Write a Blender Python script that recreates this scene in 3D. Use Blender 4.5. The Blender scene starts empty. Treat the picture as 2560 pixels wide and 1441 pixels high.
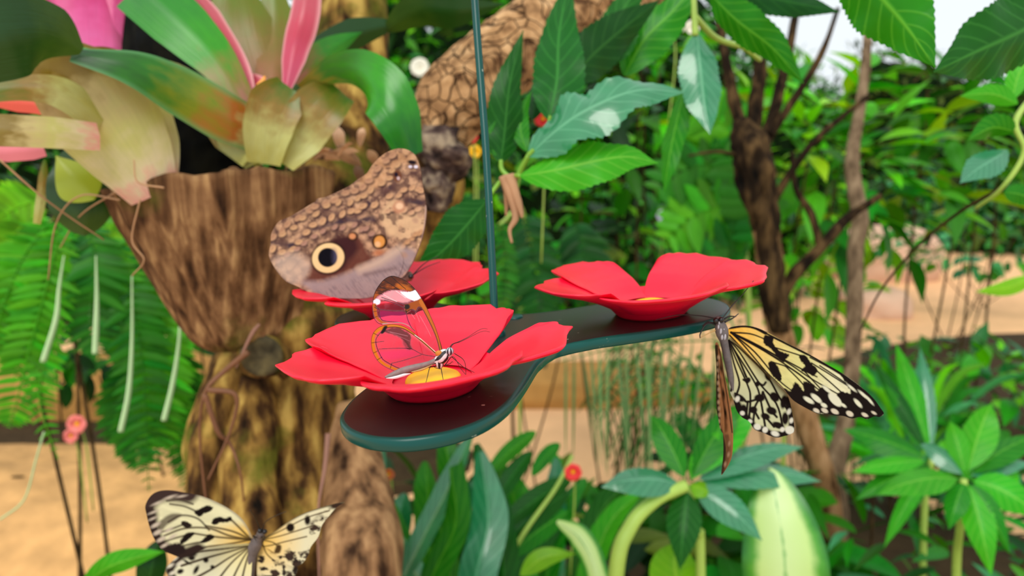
import bpy, math, random
import numpy as np
from mathutils import Vector, Matrix
random.seed(7); RNG = np.random.default_rng(11)
S = bpy.context.scene
COL = S.collection
# ------------------------------------------------------------------ camera, sky, sun, exposure
FPX = 1849.0; PITCH = math.radians(12); CAMH = 1.15
cam_d = bpy.data.cameras.new('camera'); cam = bpy.data.objects.new('camera', cam_d); COL.objects.link(cam)
cam.location = (0, 0, CAMH); cam.rotation_euler = (math.radians(90) - PITCH, 0, 0)
cam_d.sensor_width = 36; cam_d.lens = FPX * 36 / 2560
cam_d.dof.use_dof = True; cam_d.dof.focus_distance = 0.275; cam_d.dof.aperture_fstop = 10.0
cam_d.clip_start = 0.01
S.camera = cam
w = bpy.data.worlds.new('sky'); S.world = w; w.use_nodes = True
nt = w.node_tree; bg = nt.nodes['Background']
bg.inputs[0].default_value = (0.90, 0.96, 1.0, 1); bg.inputs[1].default_value = 0.86
sun_d = bpy.data.lights.new('sun', 'SUN'); sun = bpy.data.objects.new('sun', sun_d); COL.objects.link(sun)
sun_d.energy = 1.9; sun_d.angle = math.radians(35); sun_d.color = (1.0, 0.97, 0.9)
sun.rotation_euler = (math.radians(38), math.radians(-14), 0)
S.view_settings.view_transform = 'Standard'; S.view_settings.look = 'None'
S.view_settings.gamma = 1; S.view_settings.use_curve_mapping = False
S.view_settings.exposure = 0.28

# ------------------------------------------------------------------ geometry helpers
_F = np.array([0, math.cos(PITCH), -math.sin(PITCH)]); _U = np.array([0, math.sin(PITCH), math.cos(PITCH)])
_R = np.array([1.0, 0, 0]); CAMP = np.array([0, 0, CAMH])
def P(u, v, d):
    u = np.asarray(u, float)[..., None]; v = np.asarray(v, float)[..., None]; d = np.asarray(d, float)[..., None]
    return CAMP + d * (_R * (u - 1280) / FPX - _U * (v - 720.5) / FPX + _F)
def lin(r, g, b):
    f = lambda c: (c / 255) / 12.92 if c / 255 <= .04045 else ((c / 255 + .055) / 1.055) ** 2.4
    return np.array([f(r), f(g), f(b)])
def nrm(a): return a / (np.linalg.norm(a, axis=-1, keepdims=True) + 1e-12)
def hash3(i, j, k, s):
    n = (i * 374761393 + j * 668265263 + k * 2147483647 + s * 1274126177).astype(np.int64)
    n = (n ^ (n >> 13)) * 1274126177 & 0xffffffff
    n = (n ^ (n >> 16)) & 0xffffff
    return n / float(0xffffff)
def vnoise(p, seed=0):
    p = np.asarray(p, float)
    if p.shape[-1] == 2: p = np.concatenate([p, np.zeros(p.shape[:-1] + (1,))], -1)
    i = np.floor(p).astype(np.int64); f = p - i; f = f * f * (3 - 2 * f); r = 0
    for a in (0, 1):
        for b in (0, 1):
            for c in (0, 1):
                wgt = (f[..., 0] if a else 1 - f[..., 0]) * (f[..., 1] if b else 1 - f[..., 1]) * (f[..., 2] if c else 1 - f[..., 2])
                r = r + wgt * hash3(i[..., 0] + a, i[..., 1] + b, i[..., 2] + c, seed)
    return r
def fbm(p, seed=0, o=3):
    p = np.asarray(p, float); r = 0; a = .5; t = 0
    for k in range(o): r = r + a * vnoise(p * 2 ** k, seed + k); t += a; a *= .5
    return r / t
def spline(pts, n):
    p = np.asarray(pts, float)
    if len(p) == 2: p = np.array([p[0], p[0] + (p[1] - p[0]) * .5, p[1]])
    q = np.vstack([2 * p[0] - p[1], p, 2 * p[-1] - p[-2]]); m = len(p) - 1
    t = np.linspace(0, m, n); i = np.minimum(t.astype(int), m - 1); f = (t - i)[:, None]
    a, b, c, d = q[i], q[i + 1], q[i + 2], q[i + 3]
    return .5 * (2 * b + (c - a) * f + (2 * a - 5 * b + 4 * c - d) * f * f + (3 * b - a - 3 * c + d) * f ** 3)
def closed_spline(pts, k=6):
    p = np.asarray(pts, float); n = len(p); out = []
    for i in range(n):
        a, b, c, d = p[i - 1], p[i], p[(i + 1) % n], p[(i + 2) % n]
        for j in range(k):
            f = j / k
            out.append(.5 * (2 * b + (c - a) * f + (2 * a - 5 * b + 4 * c - d) * f * f + (3 * b - a - 3 * c + d) * f ** 3))
    return np.array(out)
def gridf(nu, nv, close=False):
    i = np.arange(nu - 1)[:, None]; m = nv if close else nv - 1; j = np.arange(m)[None]
    a = i * nv + j; b = i * nv + (j + 1) % nv
    return np.stack([a, b, b + nv, a + nv], -1).reshape(-1, 4)
def mesh(name, V, F, uv=None, col=None, smooth=True, mat=None):
    me = bpy.data.meshes.new(name); V = np.asarray(V, float)
    if isinstance(F, np.ndarray):
        k = F.shape[1]; me.vertices.add(len(V)); me.vertices.foreach_set('co', V.ravel())
        me.loops.add(F.size); me.loops.foreach_set('vertex_index', F.ravel().astype(np.int32))
        me.polygons.add(len(F)); me.polygons.foreach_set('loop_start', np.arange(len(F), dtype=np.int32) * k)
        me.update(calc_edges=True)
    else:
        me.from_pydata([tuple(x) for x in V], [], [tuple(f) for f in F]); me.update()
    if uv is not None:
        L = me.uv_layers.new(name='UVMap'); vi = np.empty(len(me.loops), np.int32); me.loops.foreach_get('vertex_index', vi)
        L.data.foreach_set('uv', np.asarray(uv, float)[vi].ravel())
    if col is not None:
        A = me.color_attributes.new('tint', 'FLOAT_COLOR', 'POINT'); A.data.foreach_set('color', np.asarray(col, float).ravel())
    if smooth: me.polygons.foreach_set('use_smooth', np.ones(len(me.polygons), bool))
    if mat: me.materials.append(mat)
    return me
def wloc(o):
    v = np.zeros(3)
    while o: v = v + np.array(o.location); o = o.parent
    return v
def tag(o, label=None, cat=None, group=None, kind=None):
    if label: o['label'] = label
    if cat: o['category'] = cat
    if group: o['group'] = group
    if kind: o['kind'] = kind
    return o
def thing(name, label, cat, loc, group=None):
    o = bpy.data.objects.new(name, None); o.empty_display_size = .02; COL.objects.link(o); o.location = loc
    return tag(o, label, cat, group)
def obj(name, geo, mat, parent=None, label=None, kind=None, smooth=True):
    V, F = geo[0], geo[1]; uv = geo[2] if len(geo) > 2 else None; col = geo[3] if len(geo) > 3 else None
    off = wloc(parent) if parent else np.mean(V, 0)
    if not parent: off = np.array([off[0], off[1], np.min(np.asarray(V)[:, 2])])
    o = bpy.data.objects.new(name, mesh(name, np.asarray(V) - off, F, uv, col, smooth, mat)); COL.objects.link(o)
    if parent: o.parent = parent
    else: o.location = off
    return tag(o, label, kind=kind)
def join(geos):
    Vs, Fs, Us, n = [], [], [], 0
    for g in geos:
        Vs.append(g[0]); Fs.append(np.asarray(g[1]) + n); n += len(g[0])
        Us.append(g[2] if len(g) > 2 and g[2] is not None else np.zeros((len(g[0]), 2)))
    return np.vstack(Vs), np.vstack(Fs), np.vstack(Us)
def frames(C):
    T = nrm(np.gradient(C, axis=0)); up = np.array([0, 0, 1.]) if abs(T[0][2]) < .9 else np.array([0, 1., 0])
    N = np.zeros_like(C); n = nrm(up - T[0] * (up @ T[0])); N[0] = n
    for i in range(1, len(C)):
        n = N[i - 1] - T[i] * (N[i - 1] @ T[i]); N[i] = n / (np.linalg.norm(n) + 1e-9)
    return T, N, np.cross(T, N)
def tube(pts, radii, n=24, m=8, disp=None, caps=True, world=False):
    """world points; radii list interpolated"""
    C = spline(pts, n); r = np.interp(np.linspace(0, 1, n), np.linspace(0, 1, len(radii)), radii)
    T, N, B = frames(C); a = np.linspace(0, 2 * math.pi, m, endpoint=False)
    D = np.cos(a)[None, :, None] * N[:, None] + np.sin(a)[None, :, None] * B[:, None]
    R = np.repeat(r[:, None], m, 1); L = np.concatenate([[0], np.cumsum(np.linalg.norm(np.diff(C, axis=0), axis=1))])
    if disp: R = R * (1 + disp(np.repeat(L[:, None], m, 1), np.repeat(a[None], n, 0), R))
    V = (C[:, None] + D * R[..., None]).reshape(-1, 3)
    F = gridf(n, m, True)
    uv = np.stack([np.repeat(L[:, None], m, 1), np.repeat((a / 6.283)[None], n, 0)], -1).reshape(-1, 2)
    if caps:
        V = np.vstack([V, C[0], C[-1]]); k = n * m; j = np.arange(m); jn = (j + 1) % m
        F = np.vstack([F, np.stack([np.full(m, k), jn, j, j], -1), np.stack([np.full(m, k + 1), (n - 1) * m + j, (n - 1) * m + jn, (n - 1) * m + jn], -1)])
        uv = np.vstack([uv, [0, 0], [L[-1], 0]])
        # degenerate quads -> keep only as quads with doubled vertex removed by splitting
        return tri(V, F, uv)
    return V, F, uv
def tri(V, F, uv):
    a = F[:, [0, 1, 2]]; b = F[:, [0, 2, 3]]; G = np.vstack([a, b])
    ok = (G[:, 0] != G[:, 1]) & (G[:, 1] != G[:, 2]) & (G[:, 0] != G[:, 2])
    return V, G[ok], uv
def barkdisp(seed, amp=.12, fu=30, fa=2.2):
    def f(L, a, R):
        p = np.stack([L * fu, np.cos(a) * fa + 9, np.sin(a) * fa + 9], -1)
        return amp * 2 * (fbm(p, seed) - .5)
    return f
def px(pts): return [P(*p) for p in pts]
LANCE = lambda t: np.clip(np.sin(np.pi * np.clip(t, 0, 1) ** .78), 0, 1) ** 1.0
OVAL = lambda t: np.clip(np.sin(np.pi * np.clip(t, 0, 1) ** .9), 0, 1) ** .55
STRAP = lambda t: np.clip(np.minimum(1, (1.02 - t) * 3.2), 0, 1) ** .6 * (.75 + .25 * np.minimum(1, t * 4))
def blade(pts, width, prof=LANCE, roll=0., fold=.25, serr=0., nser=0, ruffle=0., n=30, m=6, thick=0, petiole=.0, seed=0, widths=None, cup=0.):
    """leaf: pts = [(u,v,d)...] centre line, width in px at the mid depth (full width)"""
    C = spline([P(*p) for p in pts] if len(pts[0]) == 3 and not isinstance(pts, np.ndarray) else pts, n)
    if not isinstance(pts, np.ndarray): W = width * np.mean([p[2] for p in pts]) / FPX / 2
    else: W = width / 2
    T = nrm(np.gradient(C, axis=0)); view = nrm(C - CAMP); sd = nrm(np.cross(T, view)); nr = nrm(np.cross(sd, T))
    if isinstance(roll, (list, tuple)): rr = np.interp(np.linspace(0, 1, n), np.linspace(0, 1, len(roll)), roll)
    else: rr = np.full(n, roll)
    c, s = np.cos(rr)[:, None], np.sin(rr)[:, None]
    sd, nr = sd * c + nr * s, nr * c - sd * s
    t = np.linspace(0, 1, n)
    pw = prof(np.clip((t - petiole) / (1 - petiole), 0, 1)) if widths is None else np.interp(t, np.linspace(0, 1, len(widths)), widths)
    pw = np.maximum(pw, .035)
    x = np.linspace(-1, 1, m + 1)
    off = pw[:, None] * x[None] * W
    if nser:
        saw = (t * nser) % 1.0; ed = np.where(np.abs(x) == 1, 1., 0.)
        off = off * (1 + serr * (saw[:, None] - .3) * ed[None] * (pw[:, None] > .15))
    z = fold * np.abs(x)[None] * pw[:, None] * W - cup * (x ** 2)[None] * pw[:, None] * W
    if ruffle:
        ph = seed * 1.7
        z = z + ruffle * W * np.abs(x)[None] ** 2 * (np.sin(t * 21 + ph)[:, None] * (x > 0)[None] + np.sin(t * 18 + 2 + ph)[:, None] * (x < 0)[None]) * pw[:, None]
    V = (C[:, None] + sd[:, None] * off[..., None] + nr[:, None] * z[..., None]).reshape(-1, 3)
    uv = np.stack([np.repeat(t[:, None], m + 1, 1), np.repeat(((x + 1) / 2)[None], n, 0)], -1).reshape(-1, 2)
    return V, gridf(n, m + 1), uv

# ------------------------------------------------------------------ materials
def newmat(name):
    m = bpy.data.materials.new(name); m.use_nodes = True; n = m.node_tree
    return m, n, n.nodes['Principled BSDF'], n.nodes['Material Output']
def nd(n, t, **k):
    x = n.nodes.new(t)
    for a, b in k.items(): setattr(x, a, b)
    return x
def math_(n, op, a, b=None, c=None):
    x = nd(n, 'ShaderNodeMath', operation=op)
    for i, v in enumerate((a, b, c)):
        if v is None: continue
        if isinstance(v, (int, float)): x.inputs[i].default_value = v
        else: n.links.new(v, x.inputs[i])
    return x.outputs[0]
def mix(n, f, a, b, mode='MIX'):
    x = nd(n, 'ShaderNodeMix', data_type='RGBA', blend_type=mode)
    for i, v in ((0, f), (6, a), (7, b)):
        if hasattr(v, 'is_linked') or hasattr(v, 'links'): n.links.new(v, x.inputs[i])
        elif i == 0: x.inputs[0].default_value = v
        else: x.inputs[i].default_value = (*v[:3], 1)
    return x.outputs[2]
def ramp(n, f, stops):
    x = nd(n, 'ShaderNodeValToRGB'); e = x.color_ramp.elements
    while len(e) < len(stops): e.new(.5)
    for i, (p, c) in enumerate(stops): e[i].position = p; e[i].color = (*c[:3], 1)
    n.links.new(f, x.inputs[0]); return x.outputs[0]
def noise(n, scale, detail=3, coord='Object', stretch=None, vec=None):
    t = nd(n, 'ShaderNodeTexCoord'); o = t.outputs[coord] if vec is None else vec
    if stretch:
        mp = nd(n, 'ShaderNodeMapping'); mp.inputs['Scale'].default_value = stretch; n.links.new(o, mp.inputs[0]); o = mp.outputs[0]
    x = nd(n, 'ShaderNodeTexNoise'); x.inputs['Scale'].default_value = scale; x.inputs['Detail'].default_value = detail
    n.links.new(o, x.inputs['Vector']); return x.outputs[0]
def bump(n, h, b, strength=.3, dist=.002):
    x = nd(n, 'ShaderNodeBump'); x.inputs['Strength'].default_value = strength; x.inputs['Distance'].default_value = dist
    n.links.new(h, x.inputs['Height']); n.links.new(x.outputs[0], b.inputs['Normal'])
def finish_leaf(n, b, out, colour, transl):
    n.links.new(colour, b.inputs['Base Color'])
    if transl > 0:
        tr = nd(n, 'ShaderNodeBsdfTranslucent'); ms = nd(n, 'ShaderNodeMixShader'); ms.inputs[0].default_value = transl
        hs = nd(n, 'ShaderNodeHueSaturation'); hs.inputs['Saturation'].default_value = 1.15; hs.inputs['Value'].default_value = 1.5
        hs.inputs['Hue'].default_value = .485
        n.links.new(colour, hs.inputs['Color']); n.links.new(hs.outputs[0], tr.inputs[0])
        n.links.new(b.outputs[0], ms.inputs[1]); n.links.new(tr.outputs[0], ms.inputs[2]); n.links.new(ms.outputs[0], out.inputs[0])
def leafmat(name, c, vein=None, rough=.35, tr=.3, vary=.35, nv=9, island=False, spec=.24, coat=0.0, veinamt=.6):
    m, n, b, out = newmat(name); c = np.array(c); vein = np.array(vein) if vein is not None else np.clip(c * 1.9 + .02, 0, 1)
    uvn = nd(n, 'ShaderNodeUVMap'); sp = nd(n, 'ShaderNodeSeparateXYZ'); n.links.new(uvn.outputs[0], sp.inputs[0])
    u, v = sp.outputs[0], sp.outputs[1]
    av = math_(n, 'ABSOLUTE', math_(n, 'SUBTRACT', v, .5))
    mid = math_(n, 'SUBTRACT', 1.0, math_(n, 'SMOOTH_MIN', math_(n, 'MULTIPLY', av, 22.0), 1.0, .3))
    sv = math_(n, 'PINGPONG', math_(n, 'SUBTRACT', math_(n, 'MULTIPLY', u, float(nv)), math_(n, 'MULTIPLY', av, nv * .42)), .5)
    svm = math_(n, 'MAXIMUM', math_(n, 'SUBTRACT', 1.0, math_(n, 'MULTIPLY', sv, 7.0)), 0.0)
    vm = math_(n, 'MULTIPLY', math_(n, 'MAXIMUM', math_(n, 'MAXIMUM', mid, 0.0), math_(n, 'MULTIPLY', svm, .45)), veinamt)
    nz = noise(n, 45, 3)
    base = mix(n, nz, c * .72, np.clip(c * 1.3, 0, 1))
    colr = mix(n, vm, base, vein)
    if island: g = nd(n, 'ShaderNodeNewGeometry').outputs['Random Per Island']
    else: g = nd(n, 'ShaderNodeObjectInfo').outputs['Random']
    hs = nd(n, 'ShaderNodeHueSaturation'); n.links.new(colr, hs.inputs['Color'])
    mr = nd(n, 'ShaderNodeMapRange'); n.links.new(g, mr.inputs[0]); mr.inputs[3].default_value = 1 - vary; mr.inputs[4].default_value = 1 + vary
    n.links.new(mr.outputs[0], hs.inputs['Value'])
    mr2 = nd(n, 'ShaderNodeMapRange'); n.links.new(math_(n, 'FRACT', math_(n, 'MULTIPLY', g, 7.31)), mr2.inputs[0]); mr2.inputs[3].default_value = .5 - vary * .045; mr2.inputs[4].default_value = .5 + vary * .03
    n.links.new(mr2.outputs[0], hs.inputs['Hue'])
    b.inputs['Roughness'].default_value = rough; b.inputs['Specular IOR Level'].default_value = spec; b.inputs['Coat Weight'].default_value = coat
    bump(n, math_(n, 'ADD', math_(n, 'MULTIPLY', vm, -.6), math_(n, 'MULTIPLY', nz, .5)), b, .35, .0015)
    finish_leaf(n, b, out, hs.outputs[0], tr); return m
def brommat(name, stops, rough=.33, tr=.25, mott=.5, edge=None):
    """strap leaf coloured along its length (real pigment zones), with lengthwise streaks and blotches"""
    m, n, b, out = newmat(name)
    uvn = nd(n, 'ShaderNodeUVMap'); sp = nd(n, 'ShaderNodeSeparateXYZ'); n.links.new(uvn.outputs[0], sp.inputs[0])
    st = noise(n, 1.0, 4, stretch=(2.5, 26, 1), vec=uvn.outputs[0]); bl = noise(n, 1.0, 3, stretch=(7, 4, 1), vec=uvn.outputs[0])
    f = math_(n, 'ADD', sp.outputs[0], math_(n, 'MULTIPLY', math_(n, 'SUBTRACT', bl, .5), .5))
    c = ramp(n, f, stops)
    c = mix(n, math_(n, 'MULTIPLY', math_(n, 'SUBTRACT', st, .35), mott), c, mix(n, .75, c, (.02, .04, .01)))
    if edge is not None:
        av = math_(n, 'ABSOLUTE', math_(n, 'SUBTRACT', sp.outputs[1], .5))
        c = mix(n, math_(n, 'MULTIPLY', math_(n, 'MAXIMUM', math_(n, 'SUBTRACT', av, .36), 0.0), 6.0), c, edge)
    b.inputs['Roughness'].default_value = rough
    bump(n, st, b, .25, .001); finish_leaf(n, b, out, c, tr); return m
def plain(name, c, rough=.5, var=.25, sc=60, bs=.2, bd=.001, spec=.5, sss=0, stretch=None, coat=0, detail=3):
    m, n, b, out = newmat(name); c = np.array(c)
    nz = noise(n, sc, detail, stretch=stretch)
    n.links.new(mix(n, nz, c * (1 - var), np.clip(c * (1 + var), 0, 1)), b.inputs['Base Color'])
    b.inputs['Roughness'].default_value = rough; b.inputs['Specular IOR Level'].default_value = spec; b.inputs['Coat Weight'].default_value = coat
    if bs: bump(n, nz, b, bs, bd)
    if sss: b.inputs['Subsurface Weight'].default_value = sss; b.inputs['Subsurface Radius'].default_value = (.006, .0015, .001); b.inputs['Subsurface Scale'].default_value = 1
    return m
def barkmat(name, cols, sc=18, stretch=(1, 1, .25), bs=.8, bd=.006, rough=.85, crack=0, moss=None, mosslo=.5):
    m, n, b, out = newmat(name)
    a = noise(n, sc, 6, stretch=stretch); c2 = noise(n, sc * .35, 3)
    f = math_(n, 'ADD', math_(n, 'MULTIPLY', a, .75), math_(n, 'MULTIPLY', c2, .3))
    k = len(cols); c = ramp(n, f, [(.37 + .29 * i / (k - 1), x) for i, x in enumerate(cols)])
    h = f
    if moss is not None:
        mk = nd(n, 'ShaderNodeMapRange'); n.links.new(noise(n, 16, 5), mk.inputs[0]); mk.inputs[1].default_value = mosslo; mk.inputs[2].default_value = mosslo + .12
        c = mix(n, mk.outputs[0], c, mix(n, noise(n, 160, 3), np.array(moss) * .45, np.array(moss) * 1.5))
    if crack:
        t = nd(n, 'ShaderNodeTexCoord'); vo = nd(n, 'ShaderNodeTexVoronoi', feature='DISTANCE_TO_EDGE'); vo.inputs['Scale'].default_value = crack
        wn = nd(n, 'ShaderNodeTexNoise'); wn.inputs['Scale'].default_value = 14; n.links.new(t.outputs['Object'], wn.inputs[0])
        wv = nd(n, 'ShaderNodeVectorMath', operation='MULTIPLY_ADD'); n.links.new(wn.outputs['Color'], wv.inputs[0]); wv.inputs[1].default_value = (.09,) * 3; n.links.new(t.outputs['Object'], wv.inputs[2])
        n.links.new(wv.outputs[0], vo.inputs['Vector'])
        e = nd(n, 'ShaderNodeMapRange'); n.links.new(vo.outputs[0], e.inputs[0]); e.inputs[2].default_value = .045
        c = mix(n, math_(n, 'SUBTRACT', 1.0, e.outputs[0]), c, lin(74, 46, 28)); h = math_(n, 'ADD', math_(n, 'MULTIPLY', e.outputs[0], .8), math_(n, 'MULTIPLY', f, .5))
    n.links.new(c, b.inputs['Base Color']); b.inputs['Roughness'].default_value = rough; b.inputs['Specular IOR Level'].default_value = .08
    bump(n, h, b, bs, bd); return m

M = {}
M['red'] = plain('red_plastic', lin(232, 8, 48), .38, .10, 25, .06, .0004, .45, sss=.12)
M['yellow'] = plain('yellow_sponge', lin(255, 190, 0), .42, .10, 160, .25, .0004, .5, sss=.1)
def feeder_mat():
    m, n, b, out = newmat('green_coated_metal'); 
    d = noise(n, 9, 3); sp = noise(n, 260, 2); sc = noise(n, 55, 4)
    c = mix(n, d, lin(0, 58, 54), lin(0, 84, 74))
    k = nd(n, 'ShaderNodeMapRange'); n.links.new(sp, k.inputs[0]); k.inputs[1].default_value = .70; k.inputs[2].default_value = .76
    k2 = nd(n, 'ShaderNodeMapRange'); n.links.new(sc, k2.inputs[0]); k2.inputs[1].default_value = .45; k2.inputs[2].default_value = .7
    c = mix(n, math_(n, 'MULTIPLY', k.outputs[0], k2.outputs[0]), c, lin(190, 200, 180))
    n.links.new(c, b.inputs['Base Color']); b.inputs['Roughness'].default_value = .3; b.inputs['Specular IOR Level'].default_value = .35
    bump(n, sc, b, .08, .0006); return m
M['green_metal'] = feeder_mat()
def plate_top():
    m, n, b, out = newmat('dark_plate_top')
    d = noise(n, 14, 4); sp = noise(n, 330, 2); sc = noise(n, 40, 4)
    c = mix(n, d, lin(26, 30, 29), lin(44, 46, 43))
    k = nd(n, 'ShaderNodeMapRange'); n.links.new(sp, k.inputs[0]); k.inputs[1].default_value = .72; k.inputs[2].default_value = .77
    k2 = nd(n, 'ShaderNodeMapRange'); n.links.new(sc, k2.inputs[0]); k2.inputs[1].default_value = .5; k2.inputs[2].default_value = .65
    c = mix(n, math_(n, 'MULTIPLY', k.outputs[0], k2.outputs[0]), c, lin(200, 185, 160))
    n.links.new(c, b.inputs['Base Color']); b.inputs['Roughness'].default_value = .3; b.inputs['Specular IOR Level'].default_value = .55
    bump(n, sc, b, .06, .0006); return m
M['plate_top'] = plate_top()

# ------------------------------------------------------------------ ground and rocks
M['path'] = plain('sandy_path', lin(228, 178, 130), .9, .22, 7, .4, .02, .2, detail=6)
M['soil'] = plain('dark_soil_and_shade', lin(62, 48, 30), .95, .45, 25, .6, .02, .15, detail=6)
M['rock'] = plain('tan_rock', lin(208, 158, 100), .85, .5, 14, .6, .02, .2, detail=7)
M['rock2'] = plain('pink_tan_rock', lin(204, 166, 140), .85, .2, 8, .6, .02, .2, detail=7)
M['rock3'] = plain('ochre_rock', lin(176, 128, 68), .9, .4, 12, .6, .02, .2, detail=7)
n = 90; xs = np.linspace(-9, 12, n); ys = np.linspace(-1.2, 22, n); X, Y = np.meshgrid(xs, ys, indexing='ij')
Z = -.02 + .03 * fbm(np.stack([X, Y], -1) * .8, 3)
ground = obj('floor', (np.stack([X, Y, Z], -1).reshape(-1, 3), gridf(n, n)), M['path'], kind='structure')
# planted soil beds (left bed, middle bed, right bed) and a dark strip for shade
def bed(name, poly, h, seed, mat=None):
    c = np.mean(poly, 0); rings = []
    O = closed_spline(poly, 5)
    for s, z in ((1.02, -.03), (.97, h * .5), (.9, h * .85), (.7, h), (.45, h * 1.1), (.2, h * 1.1), (.02, h)):
        q = c + (O - c) * s; zz = z + .35 * h * (fbm(q * 3, seed) - .5)
        rings.append(np.column_stack([q, zz]))
    return obj(name, (np.vstack(rings), gridf(len(rings), len(O), True)), mat or M['soil'], kind='structure')
bed('bed_and_shade_strip', [(-1.6, .25), (-.2, .2), (1.6, .2), (2.2, 1.0), (1.35, 2.0), (.9, 2.3), (.3, 1.95), (-.3, 1.6), (-.9, 1.35), (-1.6, 1.3)], .10, 3)
bed('bed_and_shade_strip', [(1.3, 2.6), (2.2, 2.3), (3.2, 3.0), (3.0, 3.9), (2.0, 3.7), (1.4, 3.3)], .10, 6)
bed('bed_and_shade_strip', [(-9, 4.4), (-3, 4.3), (-.5, 5.2), (1.0, 5.6), (3.0, 9.0), (4.5, 9.4), (9, 8.6), (12, 9), (12, 20), (-9, 20)], .25, 9)
def rock(name, c, r, mat, label, seed, cat='rock', flat=.5, group=None):
    n, m = 22, 34; th = np.linspace(.02, math.pi - .02, n)[:, None]; ph = np.linspace(0, 2 * math.pi, m, endpoint=False)[None]
    D = np.stack([np.sin(th) * np.cos(ph), np.sin(th) * np.sin(ph), np.cos(th) * np.ones_like(ph)], -1)
    p = 3.2; D2 = D / (np.sum(np.abs(D) ** p, -1, keepdims=True) ** (1 / p))
    V = D2 * (1 + .28 * (fbm(D * 2.2 + seed * 3, seed, 4)[..., None] - .5)) * np.array(r)
    return tag(obj(name, ((V + np.array(c)).reshape(-1, 3), gridf(n, m, True)), mat), label, cat, group)
def gp(u, v, z=0.0):
    r = (P(u, v, 1.0) - CAMP); return CAMP + r * ((z - CAMH) / r[2])
rock('path_edge_rock', (-1.30, 1.80, .0), (.92, .42, .25), M['rock'], 'large smooth tan boulder filling the lower left corner', 1)
rock('path_edge_rock', (-1.75, 2.95, .04), (1.0, .22, .19), M['rock3'], 'ochre stone ledge behind the dark gap at the left', 2)
bed('bed_and_shade_strip', [(-3, 2.2), (-.45, 2.15), (-.4, 2.75), (-3, 2.9)], .03, 5)  # dark strip standing for the shadow gap behind the boulder, not planted
g1 = gp(2215, 700); rock('path_edge_rock', (g1[0] + .05, g1[1] + .2, .12), (.42, .3, .28), M['rock2'], 'tan block of stone at the head of the right hand path', 3)
g1 = gp(2150, 770); rock('path_edge_rock', (g1[0] + .05, g1[1] - .1, .02), (.2, .2, .14), M['rock2'], 'small pale stone at the left edge of the right hand path', 4)
g1 = gp(1420, 985); rock('path_edge_rock', (g1[0], g1[1], .02), (.7, .18, .10), M['rock3'], 'low ochre kerb stone below the feeder, crossing the sandy path', 5)

# ------------------------------------------------------------------ the butterfly feeder
T5 = math.radians(5); FN = np.array([-math.sin(T5), 0, math.cos(T5)]); FX = np.array([math.cos(T5), 0, math.sin(T5)]); FY = np.array([0, 1., 0])
FO = P(1075, 1000, .257); HUB = (.0213, .0763)
def fw(x, y, z):
    return FO + np.asarray(x)[..., None] * FX + np.asarray(y)[..., None] * FY + np.asarray(z)[..., None] * FN
feeder = thing('butterfly_feeder', 'dark green hanging feeder plate carrying three red plastic flowers', 'feeder', fw(HUB[0], HUB[1], -.0048))
_rd = np.radians([0, 6, 12, 17, 21, 27, 36, 48, 60]); _rr = [.113, .111, .105, .096, .083, .064, .048, .040, .037]
def lobe_r(a):
    d = np.abs((a - math.radians(14) + math.pi / 3) % (2 * math.pi / 3) - math.pi / 3); return np.interp(d, _rd, _rr)
A = np.linspace(0, 2 * math.pi, 360, endpoint=False)
r0 = np.mean([np.roll(lobe_r(A), k) for k in range(-4, 5)], 0)
ox, oy = HUB[0] + r0 * np.cos(A), HUB[1] + r0 * np.sin(A)
tx, ty = np.gradient(np.r_[ox[-3:], ox, ox[:3]])[3:-3], np.gradient(np.r_[oy[-3:], oy, oy[:3]])[3:-3]; tl = np.hypot(tx, ty); nx, ny = ty / tl, -tx / tl
rings = []
for off, z in ((-.0016, 0.0), (-.0007, -.0001), (-.0001, -.0008), (0, -.0016), (0, -.0038), (-.0006, -.0046), (-.002, -.0048)):
    rings.append(fw(ox + nx * off, oy + ny * off, np.full(360, z)))
top = [fw(HUB[0] + (ox + nx * -.0016 - HUB[0]) * s, HUB[1] + (oy + ny * -.0016 - HUB[1]) * s, np.full(360, 0.0)) for s in (.02, .25, .5, .75, .9)]
bot = [fw(HUB[0] + (ox + nx * -.002 - HUB[0]) * s, HUB[1] + (oy + ny * -.002 - HUB[1]) * s, np.full(360, -.0048)) for s in (.6, .02)]
V = np.vstack(top + rings + bot); F = gridf(14, 360, True)
pl = obj('plate', (V, F), M['plate_top'], feeder); pl.data.materials.append(M['green_metal'])
mi = np.zeros(len(F), np.int32); mi[5 * 360:] = 1; pl.data.polygons.foreach_set('material_index', mi)
def disc(c, r, z, h, mat, nm, parent):
    a = np.linspace(0, 2 * math.pi, 28, endpoint=False); R = [fw(c[0] + q * np.cos(a), c[1] + q * np.sin(a), np.full(28, zz)) for q, zz in ((1e-5, z + h), (r * .8, z + h), (r, z + h * .5), (r, z - .0002))]
    return obj(nm, (np.vstack(R), gridf(4, 28, True)), mat, parent)
for a in (-46, 74, 194):
    disc((HUB[0] + .031 * math.cos(math.radians(a)), HUB[1] + .031 * math.sin(math.radians(a))), .0042, 0, .0009, M['green_metal'], 'rivet', feeder)
disc(HUB, .0045, 0, .003, M['green_metal'], 'hub', feeder)
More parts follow.
